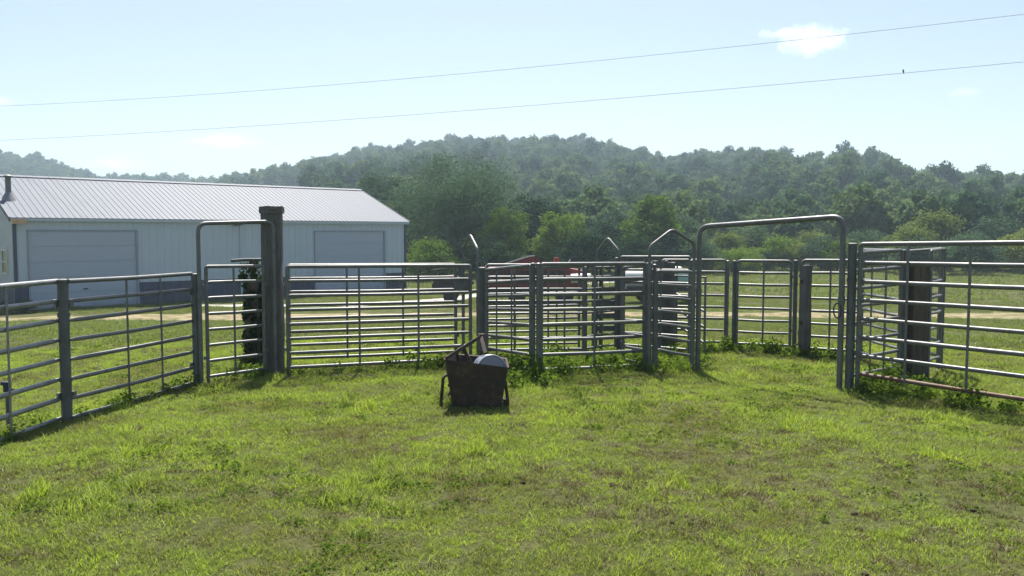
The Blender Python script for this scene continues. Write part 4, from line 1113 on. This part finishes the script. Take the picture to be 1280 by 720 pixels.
LAWN += [tuft('tall_tuft', gr, 34, 0.06, 0.05, 0.13, 0.005, 'grass_blades', 3, 0.7)]
LAWN += [tuft('dry_tuft_%d' % k, gr, 52, 0.095, 0.016, 0.050, 0.0055, 'dry_blades', 2, 1.2) for k in range(2)]
MIDG = [tuft('mid_tuft_%d' % k, gr, 46, 0.17, 0.03, 0.085, 0.010, 'grass_far', 2, 0.9) for k in range(3)]
FARG = [tuft('far_tuft_%d' % k, gr, 42, 0.45, 0.05, 0.16, 0.028, 'grass_far', 2, 0.9) for k in range(3)]
def vnoise(x, y, s, seed=0):
    """smooth value noise"""
    r_ = np.random.default_rng(seed); T = r_.random((64, 64))
    x = np.asarray(x) * s + 1000; y = np.asarray(y) * s + 1000
    i = np.floor(x).astype(int); j = np.floor(y).astype(int); fx = x - i; fy = y - j
    fx = fx * fx * (3 - 2 * fx); fy = fy * fy * (3 - 2 * fy)
    g_ = lambda a, b: T[a % 64, b % 64]
    return (g_(i, j) * (1 - fx) + g_(i + 1, j) * fx) * (1 - fy) + (g_(i, j + 1) * (1 - fx) + g_(i + 1, j + 1) * fx) * fy
def wedge(rng, d0, d1, t, dens):
    a = math.atan(t); n = int(2 * a * (d1 * d1 - d0 * d0) / 2 * dens)
    d = np.sqrt(rng.random(n) * (d1 * d1 - d0 * d0) + d0 * d0); q = (rng.random(n) * 2 - 1) * a
    return d * np.sin(q), d * np.cos(q)
def off_strips(x, y, dens_in=0.03):
    ok = np.ones(len(x), bool)
    for line, w in ((TRACK, 2.3), (DRIVE, 0.9)):
        for (x0, y0), (x1, y1) in zip(line[:-1], line[1:]):
            dx, dy = x1 - x0, y1 - y0; L2 = dx * dx + dy * dy
            t_ = np.clip(((x - x0) * dx + (y - y0) * dy) / L2, 0, 1)
            dd = np.hypot(x - x0 - t_ * dx, y - y0 - t_ * dy)
            ok &= ~((dd < w * (0.25 + 1.3 * vnoise(x, y, 0.55, 3))) & (RNG.random(len(x)) > np.where((x > -6) & (y < 34), 0.40, dens_in)))
    c_, s_ = 0.7417, 0.6707
    lx = (x + 18.95) * c_ + (y - 32.3) * s_; ly = -(x + 18.95) * s_ + (y - 32.3) * c_
    ok &= ~((lx > -0.1) & (lx < BL + 0.1) & (ly > -0.1) & (ly < BW + 0.1))
    return ok
def bare(x, y):
    """worn brownish patches in the lawn, strongest in the right foreground"""
    b = vnoise(x, y, 0.9, 5) * 0.6 + vnoise(x, y, 2.7, 6) * 0.4
    zone = np.exp(-(((x - 1.9) / 1.6) ** 2 + ((y - 5.9) / 1.0) ** 2)) * 0.34 + np.exp(-(((x - 0.1) / 0.8) ** 2 + ((y - 5.6) / 0.8) ** 2)) * 0.22
    return np.clip((b + zone - 0.62) * 4, 0, 1)
x, y = wedge(gr, 3.2, 14.5, 0.92, 250)
k_ = RNG.random(len(x)) > 0.05 * bare(x, y); x, y = x[k_], y[k_]
n = len(x); lush = vnoise(x, y, 1.3, 9) * 0.55 + vnoise(x, y, 4.5, 10) * 0.45
idx = gr.integers(0, 4, n)
idx = np.where((vnoise(x, y, 1.1, 12) > 0.62) & (gr.random(n) < 0.07), gr.integers(4, 6, n), idx)
idx = np.where((lush > 0.66) & (gr.random(n) < 0.10), 6, idx)
bb = bare(x, y); idx = np.where(gr.random(n) < 0.06 + 0.34 * bb, gr.integers(7, 9, n), idx)
sc = (0.62 + 0.62 * lush) * gr.uniform(0.8, 1.25, n) * (1 - 0.22 * bb)
scatter('lawn_grass', np.stack([x, y, height(x, y)], 1), gr.uniform(0, 6.28, n), sc, idx, LAWN, 'short sunlit lawn grass in the foreground', 'grass', 0.12)
x, y = wedge(gr, 14.5, 42, 0.8, 26); k_ = off_strips(x, y); x, y = x[k_], y[k_]; n = len(x)
scatter('paddock_grass', np.stack([x, y, height(x, y)], 1), gr.uniform(0, 6.28, n), (0.55 + 0.8 * vnoise(x, y, 0.7, 14)) * gr.uniform(0.8, 1.2, n), gr.integers(0, 3, n), MIDG, 'mown grass of the slope behind the corral', 'grass', 0.1)
x, y = wedge(gr, 42, 100, 0.75, 3.2); k_ = off_strips(x, y); x, y = x[k_], y[k_]; n = len(x)
scatter('pasture_grass', np.stack([x, y, height(x, y)], 1), gr.uniform(0, 6.28, n), gr.uniform(0.7, 1.3, n), gr.integers(0, 3, n), FARG, 'distant green pasture in front of the trees', 'grass', 0.1)

def weed(name, rng, h, spread, leaves, size):
    C = []; 
    V, Q = leaf_cloud([(0, 0, h * 0.55)], [(spread, spread, h * 0.55)], [leaves], size, rng, 0.9, 0.5, 0.6)
    st = []
    return np_mesh(name, V, Q, ['weed_leaves'])
WEEDS = [weed('weed_a', gr, 0.16, 0.13, 70, 0.026), weed('weed_b', gr, 0.26, 0.14, 95, 0.028), weed('weed_c', gr, 0.11, 0.16, 60, 0.022), tuft('weed_grass', gr, 50, 0.07, 0.10, 0.24, 0.006, 'weed_leaves', 3, 0.7)]
WP = []; WS = []
def weed_line(p0, p1, n, spread, s0, s1):
    for _ in range(int(n * 0.55)):
        t_ = gr.random(); WP.append((p0[0] + (p1[0] - p0[0]) * t_ + gr.normal() * spread, p0[1] + (p1[1] - p0[1]) * t_ + gr.normal() * spread)); WS.append(gr.uniform(s0, s1) * 0.8)
weed_line((-4.1, 7.8), (-3.6, 9.6), 40, 0.06, 0.5, 0.9)
weed_line((-4.3, 6.4), (-4.15, 7.8), 30, 0.06, 0.5, 0.9)
weed_line((-3.5, 9.7), (-2.9, 10.3), 34, 0.10, 0.6, 1.0)
weed_line((-2.7, 10.1), (-1.3, 10.5), 24, 0.10, 0.5, 1.0)
weed_line((-1.3, 10.5), (-0.4, 10.8), 60, 0.12, 0.7, 1.2)
weed_line((-0.3, 10.7), (0.3, 10.0), 60, 0.14, 0.8, 1.35)
weed_line((0.02, 9.2), (0.3, 9.9), 36, 0.14, 0.7, 1.25)
weed_line((0.35, 10.1), (1.65, 10.45), 90, 0.18, 0.6, 1.2)
weed_line((0.4, 10.7), (1.6, 11.2), 110, 0.25, 0.7, 1.2)
weed_line((1.7, 10.5), (2.3, 10.8), 60, 0.18, 0.7, 1.3)
weed_line((2.0, 11.6), (3.2, 12.4), 60, 0.2, 0.7, 1.2)
weed_line((3.2, 12.35), (4.1, 11.85), 90, 0.14, 0.7, 1.2)
weed_line((4.1, 11.8), (4.7, 11.4), 40, 0.14, 0.7, 1.2)
weed_line((3.7, 9.15), (4.6, 8.2), 80, 0.13, 0.6, 1.15)
weed_line((3.75, 9.3), (4.6, 9.95), 50, 0.16, 0.7, 1.2)
weed_line((4.6, 8.1), (5.3, 7.0), 50, 0.12, 0.5, 0.9)
weed_line((-0.62, 8.25), (-0.72, 8.6), 12, 0.05, 0.5, 0.9)
weed_line((-3.5, 11.1), (-3.2, 11.2), 16, 0.1, 0.6, 1.1)
for _ in range(14):
    a = gr.uniform(-3.6, 3.6); b = gr.uniform(4.2, 9.5); WP.append((a, b)); WS.append(gr.uniform(0.25, 0.5))
WP = np.array(WP); n = len(WP)
scatter('weeds', np.stack([WP[:, 0], WP[:, 1], height(WP[:, 0], WP[:, 1]) - 0.005], 1), gr.uniform(0, 6.28, n), np.array(WS), gr.integers(0, 4, n), WEEDS, 'leafy weeds grown up along the foot of the fences', 'weeds', 0.15)

def clod(name, seed):
    bm = bmesh.new(); bmesh.ops.create_icosphere(bm, subdivisions=2, radius=0.03); r_ = random.Random(seed)
    for v in bm.verts: v.co *= r_.uniform(0.7, 1.25); v.co.z *= 0.55
    me = bpy.data.meshes.new(name); bm.to_mesh(me); bm.free(); me.materials.append(MATS['soil_clod']); return me
cx, cy = wedge(gr, 4.0, 8.0, 0.6, 40); b = bare(cx, cy); k_ = gr.random(len(cx)) < b * 0.16; cx, cy = cx[k_], cy[k_]; n = len(cx)
scatter('soil_clods', np.stack([cx, cy, height(cx, cy) + 0.008], 1), gr.uniform(0, 6.28, n), gr.uniform(0.2, 0.75, n), gr.integers(0, 3, n), [clod('clod_%d' % k, k) for k in range(3)], 'dark crumbs of soil on the worn lawn', 'soil')

# ------------------------------------------------------------------ summer haze
hb = MB(); hb.box(-1180, 1180, -1180, 1180, -6.0, 118.0)
t = NT('haze_air')
pv = t.n('ShaderNodeVolumePrincipled'); pv.inputs['Color'].default_value = (0.66, 0.83, 1.0, 1); pv.inputs['Density'].default_value = 0.00066
pv.inputs['Anisotropy'].default_value = 0.25
t.link(pv.outputs['Volume'], t.out.inputs['Volume'])
haze = hb.build('haze', 'haze_air'); haze['kind'] = 'stuff'
